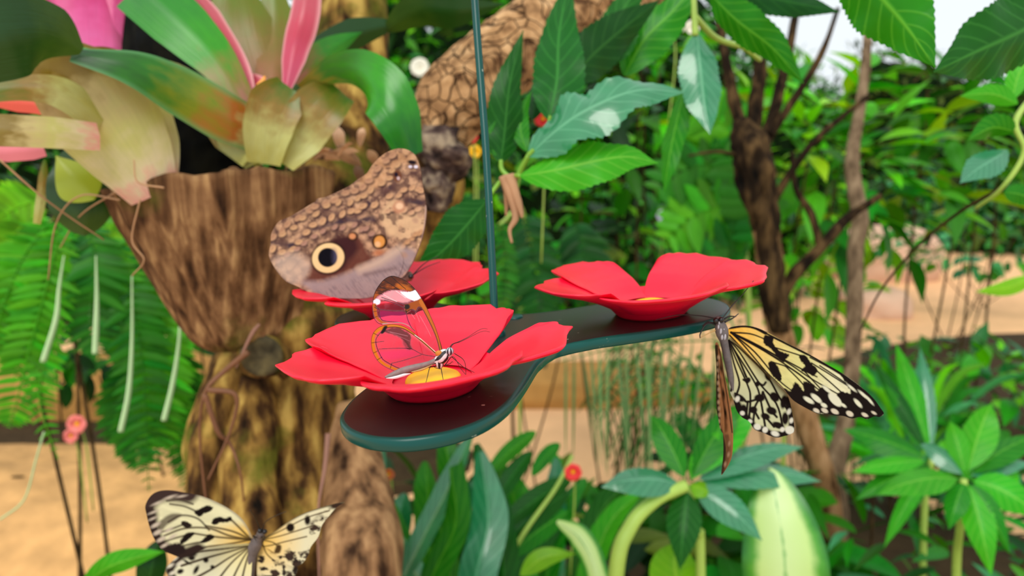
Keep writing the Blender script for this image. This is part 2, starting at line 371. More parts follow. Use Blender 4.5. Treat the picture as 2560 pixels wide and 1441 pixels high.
# rod: finely ribbed green rod rising out of the hub, bent slightly like the one in the photo
h0 = fw(HUB[0], HUB[1], .001); h1 = P(1187, 0, .352); h2 = h1 + (h1 - h0) * .9
C = spline([h0, h0 * .5 + h1 * .5 + np.array([.0008, 0, 0]), h1, h2], 700); Tn, N_, B_ = frames(C); a = np.linspace(0, 2 * math.pi, 12, endpoint=False)
rr = .00178 + .00011 * np.cos(np.arange(700) * math.pi / 1.0)
obj('rod', ((C[:, None] + (np.cos(a)[None, :, None] * N_[:, None] + np.sin(a)[None, :, None] * B_[:, None]) * rr[:, None, None]).reshape(-1, 3), gridf(700, 12, True)), M['green_metal'], feeder)
hk = [h2 + np.array([0, 0, 0]), h2 + np.array([0, 0, .01])] + [h2 + np.array([.012 - .012 * math.cos(t), 0, .012 + .012 * math.sin(t)]) for t in np.linspace(.3, 3.6, 7)]
obj('hook', tube(hk, [.0017], 40, 8), M['green_metal'], feeder)
ZR = ([.0150, .019, .024, .030, .040, .054], [.0030, .0045, .0078, .0112, .0150, .0182])
def flower(cx, cy, ph, seed, gap=-1):
    base = fw(cx, cy, 0); q = bpy.data.objects.new('feeding_flower', None); COL.objects.link(q); q.parent = feeder; q.location = base - wloc(feeder); q.empty_display_size = .01
    prof = [(.0001, .0002), (.0160, .0002), (.0170, .0012), (.0190, .0036), (.0215, .0060), (.0236, .0074), (.0240, .0076), (.0232, .0070), (.0205, .0050), (.0170, .0034), (.0140, .0028), (.0001, .0028)]
    a = np.linspace(0, 2 * math.pi, 72, endpoint=False)
    obj('cup', (np.vstack([fw(cx + r * np.cos(a), cy + r * np.sin(a), np.full(72, z)) for r, z in prof]), gridf(len(prof), 72, True)), M['red'], q)
    sp = [(.0102, .0026), (.0101, .0036), (.0095, .0044), (.0080, .0052), (.0055, .0059), (.0028, .0063), (.0001, .0064)]
    obj('yellow_centre', (np.vstack([fw(cx + r * (1 + .015 * np.sin(3 * a + seed)) * np.cos(a), cy + r * np.sin(a), np.full(72, z)) for r, z in sp]), gridf(len(sp), 72, True)), M['yellow'], q)
    rs = np.random.default_rng(seed)
    for k in range(5):
        c0 = math.radians(ph + 72 * k + rs.uniform(-2, 2)); ns, mm = 34, 84
        s = np.r_[np.linspace(0, .93, ns - 6), .96, .98, .992, .998, 1.0, 1.0][:, None]; ang = np.linspace(0, 2 * math.pi, mm, endpoint=False)[None]
        ca, sa = np.cos(ang), np.sin(ang); phi = np.sign(ca) * np.abs(ca) ** .55; th = np.sign(sa) * np.abs(sa) ** .6
        R = (.0510 if seed == 1 else .0525) * (1 - .20 * np.abs(phi) ** 3.2 + .016 * np.sin(phi * 9 + seed + k) + .014 * np.sin(phi * 15 + k * 2.0 + seed) + .006 * np.sin(phi * 29 + k) + .012 * np.sin(phi * 5 + k))
        r = .0145 + (R - .0145) * s
        gp_, gm_ = (.50 if gap == k else .0), (.50 if gap == (k - 1) % 5 else .0)
        hw = math.radians(37.5) * (1.05 - np.where(phi > 0, gp_, gm_) * s ** .9)
        an = c0 + phi * hw
        z = np.interp(r, *ZR) + .0009 * phi * s ** .8 + .0011 * np.abs(phi) ** 3 * s + .0012 * s ** 8 - .0010 * (1 - phi ** 2) * s ** 2 + .0004 * np.sin(s * 6 + k)
        endc = np.where(s > .93, np.sqrt(np.clip(1 - ((s - .93) / .07) ** 2, 0, 1)), 1.0); endc[-1] = 0
        z = z + th * .00075 * endc * (1 + .35 * s)
        obj('petal', (fw(cx + r * np.cos(an), cy + r * np.sin(an), z).reshape(-1, 3), gridf(ns, mm, True)), M['red'], q)
flower(0.0, .0125, 66, 1, 4); flower(.094, .093, 54, 2, 0); flower(-.030, .134, -20, 5)

# ------------------------------------------------------------------ painted butterfly wings (pigment in mesh colours, pattern is flat on a real wing)
def inside(poly, X, Y):
    r = np.zeros(X.shape, bool); n = len(poly)
    for i in range(n):
        x1, y1 = poly[i - 1]; x2, y2 = poly[i]
        c = ((y1 > Y) != (y2 > Y)); 
        if y1 != y2: r ^= c & (X < (x2 - x1) * (Y - y1) / (y2 - y1) + x1)
    return r
def dist(line, X, Y, closed=False, want=False):
    p = np.asarray(line, float); best = np.full(X.shape, 1e9); bp = np.zeros(X.shape + (2,)); tt = np.zeros(X.shape)
    rng = range(len(p)) if closed else range(1, len(p)); L = len(rng)
    for q, i in enumerate(rng):
        a, b = p[i - 1], p[i]; d = b - a; l = d @ d + 1e-9
        t = np.clip(((X - a[0]) * d[0] + (Y - a[1]) * d[1]) / l, 0, 1); ex, ey = a[0] + t * d[0], a[1] + t * d[1]
        ds = np.hypot(X - ex, Y - ey); m_ = ds < best; best[m_] = ds[m_]; bp[m_] = np.stack([ex, ey], -1)[m_]; tt = np.where(m_, (q + t) / L, tt)
    return (best, bp, tt) if want else best
class Paint:
    def __init__(s, X, Y, ox, oy, k): s.X, s.Y = (X - ox) * k, (Y - oy) * k; s.c = np.ones((len(X), 4)); s.k = k
    def put(s, m, rgb, a=None, amt=1.0):
        m = np.clip(m, 0, 1)[:, None] * amt; s.c[:, :3] = s.c[:, :3] * (1 - m) + (np.asarray(rgb) if np.ndim(rgb) == 2 else lin(*rgb)[None]) * m
        if a is not None: s.c[:, 3:] = s.c[:, 3:] * (1 - m) + a * m
    def poly(s, pts, rgb, soft=5, a=None, amt=1, rough=0, sp=True):
        p = closed_spline(pts, 4) if sp else np.array(pts, float); d = dist(p, s.X, s.Y, True); i = inside(p, s.X, s.Y); sd = np.where(i, d, -d)
        if rough: sd = sd + rough * (fbm(np.stack([s.X, s.Y], -1) / (rough * 2.2), 5) - .5) * 2
        s.put(.5 + sd / (2 * soft), rgb, a, amt)
    def line(s, pts, w, rgb, soft=2, a=None, amt=1, w2=None):
        d, _, t = dist(spline(pts, max(6, len(pts) * 4)), s.X, s.Y, want=True); ww = w if w2 is None else w + (w2 - w) * t
        s.put(.5 + (ww / 2 - d) / soft / 2, rgb, a, amt)
    def ell(s, x, y, rx, ry, rot, rgb, soft=4, a=None, amt=1):
        c, q = math.cos(math.radians(rot)), math.sin(math.radians(rot)); u = ((s.X - x) * c + (s.Y - y) * q) / rx; v = (-(s.X - x) * q + (s.Y - y) * c) / ry
        s.put(.5 + (1 - np.hypot(u, v)) * min(rx, ry) / (2 * soft), rgb, a, amt)
def wing(name, outline, o, k, dfn, step, painter, mat, parent, label=None, smooth_k=5, relief=0):
    """outline in zoomed photo units (origin o, scale k); dfn gives the wing plane's distance"""
    p = closed_spline(outline, smooth_k) / k + np.array(o); lo, hi = p.min(0) - step * 2, p.max(0) + step * 2
    nx_, ny_ = int((hi[0] - lo[0]) / step) + 2, int((hi[1] - lo[1]) / step) + 2
    X, Y = np.meshgrid(lo[0] + np.arange(nx_) * step, lo[1] + np.arange(ny_) * step, indexing='ij')
    cin = inside(p, (X[:-1, :-1] + step / 2), (Y[:-1, :-1] + step / 2))
    F = gridf(nx_, ny_)[cin.ravel()]; used = np.unique(F); re = np.full(nx_ * ny_, -1); re[used] = np.arange(len(used)); F = re[F]
    cnt = np.bincount(F.ravel(), minlength=len(used)); x, y = X.ravel()[used], Y.ravel()[used]
    e = cnt < 4; _, bp, _ = dist(p, x[e], y[e], True, True); x[e], y[e] = bp[:, 0], bp[:, 1]
    pt = Paint(x, y, o[0], o[1], k); painter(pt)
    d = dfn(x, y)
    if relief: d = d + relief * pt.c[:, :3].mean(1)
    return obj(name, (P(x, y, d), F, np.stack([x, y], -1) / 500, pt.c), mat, parent, label)
def wingmat(name, rough=.6, glass=False, tr=.15):
    m, n, b, out = newmat(name); at = nd(n, 'ShaderNodeAttribute', attribute_name='tint'); n.links.new(at.outputs['Color'], b.inputs['Base Color'])
    b.inputs['Roughness'].default_value = rough; b.inputs['Specular IOR Level'].default_value = .06 if not glass else .2
    t = nd(n, 'ShaderNodeBsdfTranslucent'); n.links.new(at.outputs['Color'], t.inputs[0]); ms = nd(n, 'ShaderNodeMixShader'); ms.inputs[0].default_value = tr
    n.links.new(b.outputs[0], ms.inputs[1]); n.links.new(t.outputs[0], ms.inputs[2]); o_ = ms.outputs[0]
    if glass:
        tp = nd(n, 'ShaderNodeBsdfTransparent'); tp.inputs[0].default_value = (.97, .96, .97, 1); m2 = nd(n, 'ShaderNodeMixShader')
        n.links.new(at.outputs['Alpha'], m2.inputs[0]); n.links.new(tp.outputs[0], m2.inputs[1]); n.links.new(o_, m2.inputs[2]); o_ = m2.outputs[0]
    n.links.new(o_, out.inputs[0]); return m
M['wing'] = wingmat('wing_scales'); M['glass'] = wingmat('clear_wing', .5, True, .1)
M['owlwing'] = wingmat('owl_wing_scales', .8, tr=.05)
DK = (22, 13, 10)

# --- paper kite hanging at the right end of the plate
KO, KK = (1720, 700), 2.883
def kite_veins(p, base, ends, w=5, w2=7, amt=.95):
    for e in ends: p.line([base] + list(e), w, DK, 2.2, amt=amt, w2=w2)
def paint_kite_fore(p):
    X, Y = p.X, p.Y; p.c[:, :3] = lin(200, 190, 124)
    t = np.clip(np.hypot(X - 300, Y - 390) / 520, 0, 1)[:, None]
    p.c[:, :3] = lin(232, 166, 52) * (1 - t) ** 1.2 + p.c[:, :3] * (1 - (1 - t) ** 1.2)
    t2 = np.clip((np.hypot(X - 300, Y - 390) - 600) / 400, 0, .6)[:, None]; p.c[:, :3] = p.c[:, :3] * (1 - t2) + lin(212, 205, 180) * t2
    st = fbm(np.stack([X * .02 + Y * .012, (Y - X * .55) * .09], -1), 4)[:, None]; p.c[:, :3] *= .85 + .3 * st
    for e in ([(450, 390), (560, 430)], [(430, 440), (600, 540), (690, 590)], [(480, 520), (650, 720), (790, 830)], [(400, 470), (560, 660), (720, 830)], [(500, 470), (720, 600), (900, 720), (1180, 880)],
              [(560, 520), (800, 680), (1010, 850)], [(700, 580), (850, 660), (930, 700)]):
        p.line([(310, 380)] + e, 13, DK, 3, w2=9)
    for l in ([(600, 480), (760, 530), (820, 550)], [(620, 420), (720, 470), (860, 540)], [(700, 620), (840, 770), (880, 900)], [(840, 660), (960, 790), (1080, 900)], [(890, 600), (1050, 700), (1200, 800), (1290, 900)],
              [(920, 650), (1060, 770), (1200, 900)], [(880, 560), (1030, 640), (1160, 720)], [(600, 590), (740, 640), (880, 740)], [(950, 620), (1100, 720), (1300, 870)]):
        p.line(l, 10, DK, 3)
    p.poly([(550, 402), (612, 412), (618, 465), (665, 515), (728, 540), (700, 580), (690, 598), (655, 570), (605, 505), (548, 462)], DK, 4, rough=5)
    p.poly([(805, 545), (850, 548), (885, 598), (935, 650), (905, 692), (865, 672), (815, 655), (842, 620), (812, 585)], DK, 4, rough=5)
    p.poly([(578, 598), (622, 598), (658, 648), (676, 712), (650, 728), (600, 675)], DK, 4, rough=5)
    p.poly([(1100, 685), (1230, 765), (1330, 850), (1412, 965), (1290, 1010), (1060, 985), (850, 930), (720, 850), (690, 780), (740, 800), (768, 740), (800, 760), (835, 805), (835, 735), (900, 755), (930, 800), (965, 770), (1020, 810), (1050, 850), (1100, 800), (1170, 820), (1140, 745)], DK, 5, rough=9)
    for x, y, a, b, r in ((870, 868, 42, 16, 32), (925, 855, 48, 18, 40), (1060, 865, 62, 30, 46), (980, 905, 25, 14, 30), (1225, 890, 40, 14, 48), (1265, 830, 46, 10, 42), (1310, 870, 40, 9, 50), (1180, 780, 40, 9, 40), (1120, 905, 24, 10, 35), (1000, 790, 38, 12, 40)):
        p.ell(x, y, a, b, r, (206, 200, 172), 4)
    for x, y, a, b in ((925, 944, 24, 15), (985, 943, 26, 15), (1058, 950, 30, 17), (1166, 966, 28, 18), (1275, 975, 26, 13), (1340, 960, 20, 9)): p.ell(x, y, a, b, 30, (196, 182, 158), 4)
    p.line([(300, 345), (400, 332), (480, 345), (560, 385)], 24, DK, 3); p.line([(560, 385), (700, 455), (850, 530), (1000, 615), (1120, 688), (1330, 850), (1410, 962)], 13, DK, 3, w2=20)
    p.line([(300, 400), (480, 590), (600, 700), (700, 800), (760, 870), (850, 925), (940, 968), (1060, 975), (1180, 1000), (1380, 990)], 12, DK, 3)
def paint_kite_hind(p):
    X, Y = p.X, p.Y; p.c[:, :3] = lin(188, 186, 146)
    t = np.clip(1 - np.hypot(X - 290, Y - 460) / 420, 0, 1)[:, None] ** 1.5; p.c[:, :3] = p.c[:, :3] * (1 - t) + lin(222, 200, 110) * t
    t = np.clip(1 - np.abs(X - 300) / 60, 0, 1)[:, None]; p.c[:, :3] = p.c[:, :3] * (1 - t * .6) + lin(150, 140, 130) * t * .6
    st = fbm(np.stack([X * .01, Y * .01], -1), 8)[:, None]; p.c[:, :3] *= .88 + .24 * st
    for e in ([(330, 600), (370, 740), (350, 830)], [(340, 560), (430, 760), (450, 850), (440, 1000)], [(350, 530), (480, 740), (520, 850), (560, 1080)], [(370, 520), (510, 740), (640, 900), (690, 1100)], [(380, 500), (560, 680), (660, 850), (735, 960)],
              [(310, 600), (325, 720), (310, 800)], [(360, 560), (420, 700)]): p.line([(290, 430)] + e, 10, DK, 3, w2=17)
    for l in ([(340, 820), (400, 860), (430, 880), (520, 850), (540, 810)], [(500, 740), (540, 760), (560, 740)], [(400, 720), (430, 740)], [(430, 880), (420, 990)], [(520, 850), (490, 900), (480, 940), (510, 1000)], [(540, 810), (600, 940), (640, 990)], [(560, 990), (620, 1060)], [(480, 940), (470, 1020)]): p.line(l, 17, DK, 4)
    for x, y, a, b, r in ((432, 722, 18, 17, 0), (624, 845, 34, 26, 45), (602, 945, 34, 24, 20), (558, 985, 30, 20, 20), (470, 938, 26, 22, 0), (516, 852, 34, 24, 0), (370, 850, 40, 20, 30), (400, 940, 22, 36, 0), (690, 880, 20, 44, 10), (575, 700, 16, 28, -30), (500, 752, 16, 16, 0), (650, 1050, 40, 20, 20), (700, 1000, 20, 40, 0)): p.ell(x, y, a * 1.15, b * 1.15, r, DK, 5)
    p.line([(345, 900), (380, 970), (440, 1030), (470, 1075), (540, 1095), (600, 1125), (690, 1125), (750, 1095), (760, 1000), (730, 870)], 74, DK, 8)
    for x, y, a, b in ((500, 1060, 26, 22), (556, 1082, 20, 22), (628, 1110, 30, 18), (735, 1085, 34, 30), (728, 950, 14, 22), (392, 962, 17, 16), (448, 1020, 16, 14), (680, 1080, 16, 18), (356, 860, 16, 22), (745, 1015, 14, 20)): p.ell(x, y, a, b, 20, (206, 200, 182), 5)
    p.line([(330, 430), (540, 640), (720, 830)], 26, (120, 95, 60), 10, amt=.6)
def paint_kite_far(p):
    X, Y = p.X, p.Y; c = (225 + (Y - 500) * .09); p.c[:, :3] = lin(176, 124, 82)
    n_ = fbm(np.stack([X * .09, Y * .018], -1), 3)[:, None]; p.c[:, :3] *= .6 + .8 * n_
    p.line([(205, 480), (206, 700), (212, 900), (222, 1040), (240, 1110), (262, 1230), (246, 1390)], 26, (48, 34, 26), 5)
    p.line([(225, 500), (262, 720), (290, 900), (318, 1100)], 9, (60, 38, 24), 4)
    for y in range(560, 1100, 46): p.ell(214 + (y - 560) * .02 + (y % 3) * 3, y, 9, 15, 0, (198, 172, 140), 5)
    for y in (640, 820, 960): p.ell(238 + (y - 640) * .1, y, 8, 34, -8, DK, 6)
    p.line([(280, 1130), (290, 1250), (255, 1380)], 34, (84, 52, 36), 8, amt=.7)
    for x, y in ((298, 1180), (292, 1260), (268, 1330)): p.ell(x, y, 8, 18, 10, (186, 150, 120), 5)
def creature(name, label, cat, loc): return thing(name, label, cat, loc)
M['kitebody'] = None
def striped(name, c1, c2, freq, rough=.55, fuzz=True):
    m, n, b, out = newmat(name); uvn = nd(n, 'ShaderNodeUVMap'); sp = nd(n, 'ShaderNodeSeparateXYZ'); n.links.new(uvn.outputs[0], sp.inputs[0])
    k = math_(n, 'SINE', math_(n, 'MULTIPLY', math_(n, 'ADD', sp.outputs[1], math_(n, 'MULTIPLY', sp.outputs[0], freq[1])), freq[0]))
    nz = noise(n, 900, 3); f = math_(n, 'ADD', math_(n, 'MULTIPLY', k, 1.6), math_(n, 'SUBTRACT', nz, .1))
    cc = mix(n, math_(n, 'MINIMUM', math_(n, 'MAXIMUM', f, 0.0), 1.0), c1, c2); n.links.new(cc, b.inputs['Base Color']); b.inputs['Roughness'].default_value = rough
    bump(n, nz, b, .5, .0003); return m
M['gbody'] = striped('striped_thorax', lin(30, 28, 30), lin(225, 220, 218), (31.4, 0))
M['kbody'] = plain('kite_body', lin(92, 82, 80), .6, .6, 420, .4, .0003)
M['abdomen'] = plain('grey_abdomen', lin(128, 112, 108), .6, .35, 700, .3, .0002)
M['black'] = plain('black_chitin', lin(20, 14, 14), .4, .2, 500, 0)
M['palechitin'] = plain('pale_leg', lin(186, 150, 90), .5, .2, 500, 0)
M['eye'] = striped('banded_eye', lin(40, 40, 46), lin(186, 190, 196), (44, 0), .25)
def ball(c, r, n=14, m=18, ax=None):
    th = np.linspace(.01, math.pi - .01, n)[:, None]; ph = np.linspace(0, 2 * math.pi, m, endpoint=False)[None]
    D = np.stack([np.sin(th) * np.cos(ph), np.sin(th) * np.sin(ph), np.cos(th) * np.ones_like(ph)], -1)
    return (np.array(c) + D * np.array(r)).reshape(-1, 3), gridf(n, m, True), np.stack([np.repeat(th / math.pi, m, 1), np.repeat(ph / 6.283, n, 0)], -1).reshape(-1, 2)
def legs(parent, lst, mat, r=.00022, nm='leg'):
    for l in lst: obj(nm, tube(px(l), [r * 1.5, r, r * .7], max(10, len(l) * 6), 6), mat, parent)

kite = thing('paper_kite_butterfly', 'black and cream paper kite butterfly clinging under the right end of the green plate', 'butterfly', P(1805, 830, .314))
kd = .313
obj('body', tube(px([(1793, 792, kd), (1798, 803, kd), (1803, 822, kd), (1808, 845, kd), (1815, 880, kd + .001), (1824, 930, kd + .002), (1832, 985, kd + .003)]), [.0005, .0017, .0016, .0024, .0028, .0026, .0017, .0016, .0016, .0014, .0012, .0005], 60, 16), M['kbody'], kite)
obj('eye', ball(P(1803, 800, kd - .002), .0012), M['black'], kite); obj('eye', ball(P(1790, 802, kd - .0018), .0012), M['black'], kite)
wing('hindwing', [(285, 440), (330, 430), (430, 530), (540, 640), (640, 740), (715, 830), (748, 940), (765, 1080), (740, 1112), (690, 1128), (640, 1138), (590, 1125), (540, 1102), (480, 1080), (440, 1022), (390, 992), (350, 942), (325, 860), (302, 800), (290, 650), (278, 520)], KO, KK, lambda x, y: .3145 + (x - 1815) * .00004, 1.35, paint_kite_hind, M['wing'], kite)
wing('forewing', [(292, 352), (345, 334), (410, 330), (480, 341), (560, 373), (700, 448), (850, 524), (1000, 608), (1120, 680), (1230, 758), (1330, 848), (1388, 925), (1412, 965), (1380, 990), (1345, 985), (1290, 1005), (1240, 990), (1180, 1000), (1120, 982), (1060, 978), (1000, 965), (940, 968), (850, 925), (760, 870), (700, 800), (600, 700), (480, 590), (380, 480), (290, 400)], KO, KK, lambda x, y: .3135 + (x - 1815) * .00001, 1.25, paint_kite_fore, M['wing'], kite)
wing('forewing', [(195, 470), (215, 455), (240, 540), (262, 680), (288, 800), (305, 900), (320, 1000), (326, 1130), (320, 1250), (300, 1320), (250, 1400), (240, 1390), (254, 1260), (252, 1120), (235, 900), (210, 700), (200, 560)], KO, KK, lambda x, y: .3125 - (x - (1792 + (y - 850) * .09)) * .0009, 1.0, paint_kite_far, M['wing'], kite, 'forewing seen almost edge-on')
wing('hindwing', [(208, 560), (224, 700), (246, 860), (262, 1000), (258, 1105), (232, 1075), (218, 1000), (206, 930), (202, 840), (205, 700)], KO, KK, lambda x, y: .3130 - (x - (1790 + (y - 850) * .06)) * .0009, 1.0, paint_kite_far, M['wing'], kite, 'hindwing seen almost edge-on')
for u_, v_, r_ in ((1798, 808, .00045), (1796, 818, .0005), (1802, 830, .0008), (1809, 829, .0008), (1805, 843, .0007), (1812, 842, .0008)):
    obj('scale_patch', ball(P(u_, v_, kd - .0019), (r_ * .8, r_, r_ * 2), 8, 10), plain('white_scale_patch', lin(168, 162, 166), .7, .2, 300, 0), kite)
legs(kite, [[(1812, 806, kd), (1832, 796, .314), (1846, 785, .3185)], [(1806, 802, kd), (1822, 792, .315), (1840, 792, .317)], [(1788, 812, kd), (1770, 806, .314), (1757, 815, .315), (1762, 812, .3165)], [(1786, 808, kd), (1765, 812, .312), (1751, 834, .311), (1750, 846, .3115)]], M['black'], .0003)
legs(kite, [[(1790, 826, kd), (1775, 832, .312), (1752, 844, .312)]], M['palechitin'], .0003)
legs(kite, [[(1806, 797, kd - .001), (1830, 765, .313), (1858, 735, .312), (1884, 702, .311)], [(1790, 797, kd - .001), (1750, 790, .315), (1695, 788, .317), (1640, 800, .318)]], M['black'], .0002, 'antenna')

# --- paper kite flying at the lower left
K2, Z2 = (340, 1200), 4.923; D2 = .40
def paint_k2_fore(p):
    X, Y = p.X, p.Y; p.c[:, :3] = lin(214, 206, 164)
    t = np.clip(1 - np.hypot(X - 1400, Y - 740) / 560, 0, 1)[:, None] ** .8 * np.clip((Y - 480) / 120, 0, 1)[:, None]; p.c[:, :3] = p.c[:, :3] * (1 - t) + lin(228, 180, 78) * t
    st = fbm(np.stack([(X + Y * .3) * .004, (Y - X * .25) * .02], -1), 4)[:, None]; p.c[:, :3] *= .85 + .3 * st
    p.line([(1420, 740), (1390, 620), (1300, 480), (1180, 380), (1000, 280), (800, 200), (600, 160)], 40, (150, 138, 116), 12, amt=.8)
    for e in ([(1200, 640), (980, 590), (860, 570)], [(1150, 720), (950, 700), (700, 660)], [(1100, 800), (860, 830), (560, 900)], [(1200, 520), (1150, 480)], [(1150, 690), (900, 600), (600, 600), (350, 690)]): p.line([(1420, 740)] + e, 26, (60, 42, 20), 7, amt=.85)
    for l in ([(900, 620), (760, 480), (560, 440), (400, 520)], [(760, 400), (600, 330), (420, 300)], [(640, 680), (480, 720), (300, 780)], [(860, 760), (640, 800), (420, 860)], [(700, 300), (540, 250), (380, 260)], [(560, 560), (400, 620), (250, 660)]): p.line(l, 24, (50, 36, 24), 9, amt=.85)
    p.poly([(720, 390), (800, 350), (880, 320), (950, 345), (900, 395), (830, 420), (790, 460), (750, 440)], DK, 8, rough=9)
    p.poly([(930, 540), (960, 480), (1030, 460), (1100, 480), (1160, 455), (1180, 500), (1110, 525), (1030, 530), (985, 555)], DK, 8, rough=9)
    p.poly([(560, 520), (610, 510), (690, 560), (640, 600), (570, 570)], (34, 24, 18), 9, rough=8); p.poly([(790, 770), (850, 710), (900, 670), (970, 700), (920, 750), (850, 775)], DK, 8, rough=8)
    p.poly([(580, 700), (640, 650), (720, 660), (660, 730), (560, 800), (540, 770)], DK, 9, rough=8)
    p.line([(640, 165), (440, 135), (300, 150), (190, 215), (120, 330), (140, 450)], 250, (58, 42, 38), 40)
    p.line([(140, 450), (170, 570), (220, 710), (290, 820), (400, 900), (560, 950), (760, 880)], 200, (44, 30, 26), 30)
    p.poly([(560, 430), (480, 500), (380, 560), (300, 640), (260, 560), (330, 480), (440, 420)], (60, 44, 36), 16, amt=.8)
    p.poly([(520, 780), (420, 800), (360, 860), (460, 920), (600, 900), (600, 830)], (36, 24, 22), 16, rough=12)
    for x, y, a, b, r in ((420, 215, 80, 20, -18), (260, 290, 70, 18, -22), (215, 400, 66, 17, -22), (205, 480, 55, 16, -24), (240, 560, 70, 30, -28), (265, 650, 68, 34, -28), (310, 735, 68, 32, -28), (350, 810, 60, 24, -28), (560, 205, 60, 16, -10), (400, 620, 60, 22, -28), (450, 700, 60, 22, -28)): p.ell(x, y, a * .85, b * .75, r, (190, 172, 152), 12)
def paint_k2_hind(p):
    X, Y = p.X, p.Y; p.c[:, :3] = lin(216, 210, 176)
    t = np.clip(1 - np.hypot(X - 1430, Y - 820) / 600, 0, 1)[:, None]; p.c[:, :3] = p.c[:, :3] * (1 - t) + lin(222, 204, 134) * t
    for e in ([(1100, 850), (830, 880), (700, 900)], [(1100, 900), (880, 960), (560, 1060)], [(1150, 960), (950, 1090), (700, 1230)], [(1200, 1000), (1050, 1180), (900, 1400)], [(1300, 1000), (1180, 1250), (1100, 1500)], [(1360, 1000), (1300, 1250), (1260, 1500)]): p.line([(1420, 810)] + e, 14, (60, 44, 28), 6, w2=32)
    for x, y, a, b, r in ((685, 965, 42, 30, 0), (545, 1130, 44, 30, -20), (860, 990, 34, 34, 0), (940, 1075, 26, 24, 0), (740, 1110, 60, 26, -60), (620, 1010, 60, 16, 30), (780, 1290, 60, 40, 0), (560, 1280, 50, 40, 0)): p.ell(x, y, a, b, r, DK, 10)
    p.line([(700, 900), (560, 930), (480, 1010), (420, 1100), (440, 1200), (560, 1400), (800, 1560)], 110, (40, 28, 24), 20)
    for x, y in ((470, 975), (420, 1060), (450, 1150), (540, 1030), (520, 1220)): p.ell(x, y, 46, 20, -28, (204, 194, 172), 12)
def paint_k2_right(p):
    X, Y = p.X, p.Y; p.c[:, :3] = lin(214, 204, 168)
    t = np.clip(1 - np.hypot(X - 1560, Y - 740) / 520, 0, 1)[:, None] ** .9; p.c[:, :3] = p.c[:, :3] * (1 - t) + lin(232, 184, 84) * t
    for e in ([(1800, 620), (2100, 470), (2380, 380)], [(1750, 700), (1950, 640), (2200, 560)], [(1700, 780), (1760, 860)], [(1600, 900), (1700, 1000)], [(1580, 820), (1850, 760), (2100, 700)]): p.line([(1550, 740)] + e, 12, (70, 50, 20), 6, w2=16)
    p.ell(1900, 590, 50, 55, 0, DK, 12); p.ell(2110, 500, 36, 60, 0, DK, 12); p.poly([(1740, 800), (1790, 820), (1770, 900), (1700, 900)], (70, 50, 26), 12)
    n_ = fbm(np.stack([X / 90, Y / 60], -1), 6); p.put((n_ - .5) * 7 * np.clip((X + Y - 2650) / 160, 0, 1), (56, 42, 34)); p.put((fbm(np.stack([X / 70, Y / 50], -1), 16) - .56) * 9 * np.clip((Y - 880) / 100, 0, 1), (40, 30, 26))
    p.line([(1550, 740), (1700, 640), (1900, 500), (2100, 400), (2350, 325), (2560, 280)], 26, (92, 78, 50), 10); p.ell(2470, 320, 90, 34, -16, (50, 34, 26), 14)
k2 = thing('paper_kite_butterfly', 'cream and black paper kite butterfly with spread wings at the bottom edge, before the trunk', 'butterfly', P(635, 1365, D2))
obj('body', tube(px([(656, 1325, D2 - .004), (652, 1335, D2 - .003), (645, 1350, D2), (636, 1370, D2 + .002), (630, 1400, D2 + .004), (624, 1450, D2 + .008), (618, 1490, D2 + .01)]), [.0006, .0022, .0020, .0032, .0034, .0024, .0022, .002, .0008], 50, 14), M['kbody'], k2)
obj('eye', ball(P(662, 1330, D2 - .005), .0013), M['black'], k2); obj('eye', ball(P(650, 1328, D2 - .005), .0013), M['black'], k2)
wing('hindwing', [(1400, 790), (1100, 790), (850, 840), (700, 890), (560, 920), (450, 1000), (370, 1100), (400, 1200), (440, 1300), (600, 1480), (800, 1600), (1050, 1650), (1280, 1560), (1400, 1300), (1430, 900)], K2, Z2, lambda x, y: D2 + .002 + (628 - x) * .00008, 1.6, paint_k2_hind, M['wing'], k2)
wing('forewing', [(1425, 745), (1392, 620), (1300, 480), (1180, 380), (1000, 280), (800, 200), (600, 158), (420, 130), (280, 142), (180, 200), (115, 320), (130, 430), (160, 560), (210, 700), (270, 800), (330, 870), (440, 920), (560, 955), (700, 905), (850, 855), (1100, 800), (1300, 790)], K2, Z2, lambda x, y: D2 - (628 - x) * .00006, 1.35, paint_k2_fore, M['wing'], k2)
wing('hindwing', [(1530, 780), (1650, 880), (1800, 960), (1980, 1060), (1960, 1180), (1850, 1300), (1700, 1420), (1560, 1450), (1500, 1300), (1490, 1000)], K2, Z2, lambda x, y: D2 + .004 - (x - 655) * .00012, 1.6, paint_k2_right, M['wing'], k2)
wing('forewing', [(1540, 742), (1700, 640), (1900, 500), (2100, 400), (2350, 320), (2565, 275), (2470, 340), (2390, 430), (2290, 560), (2245, 700), (2150, 830), (2110, 950), (2000, 1060), (1850, 1040), (1700, 900), (1580, 820)], K2, Z2, lambda x, y: D2 - (x - 655) * .00018, 1.4, paint_k2_right, M['wing'], k2)
legs(k2, [[(655, 1327, D2 - .004), (665, 1305, D2 - .01), (690, 1290, D2 - .016), (715, 1280, D2 - .02)], [(650, 1326, D2 - .004), (640, 1300, D2 - .012), (625, 1275, D2 - .02)]], M['black'], .0002, 'antenna')
legs(k2, [[(640, 1345, D2 - .003), (632, 1340, D2 - .012), (640, 1352, D2 - .018)], [(652, 1345, D2 - .003), (662, 1342, D2 - .012), (658, 1356, D2 - .018)]], M['black'], .00028)

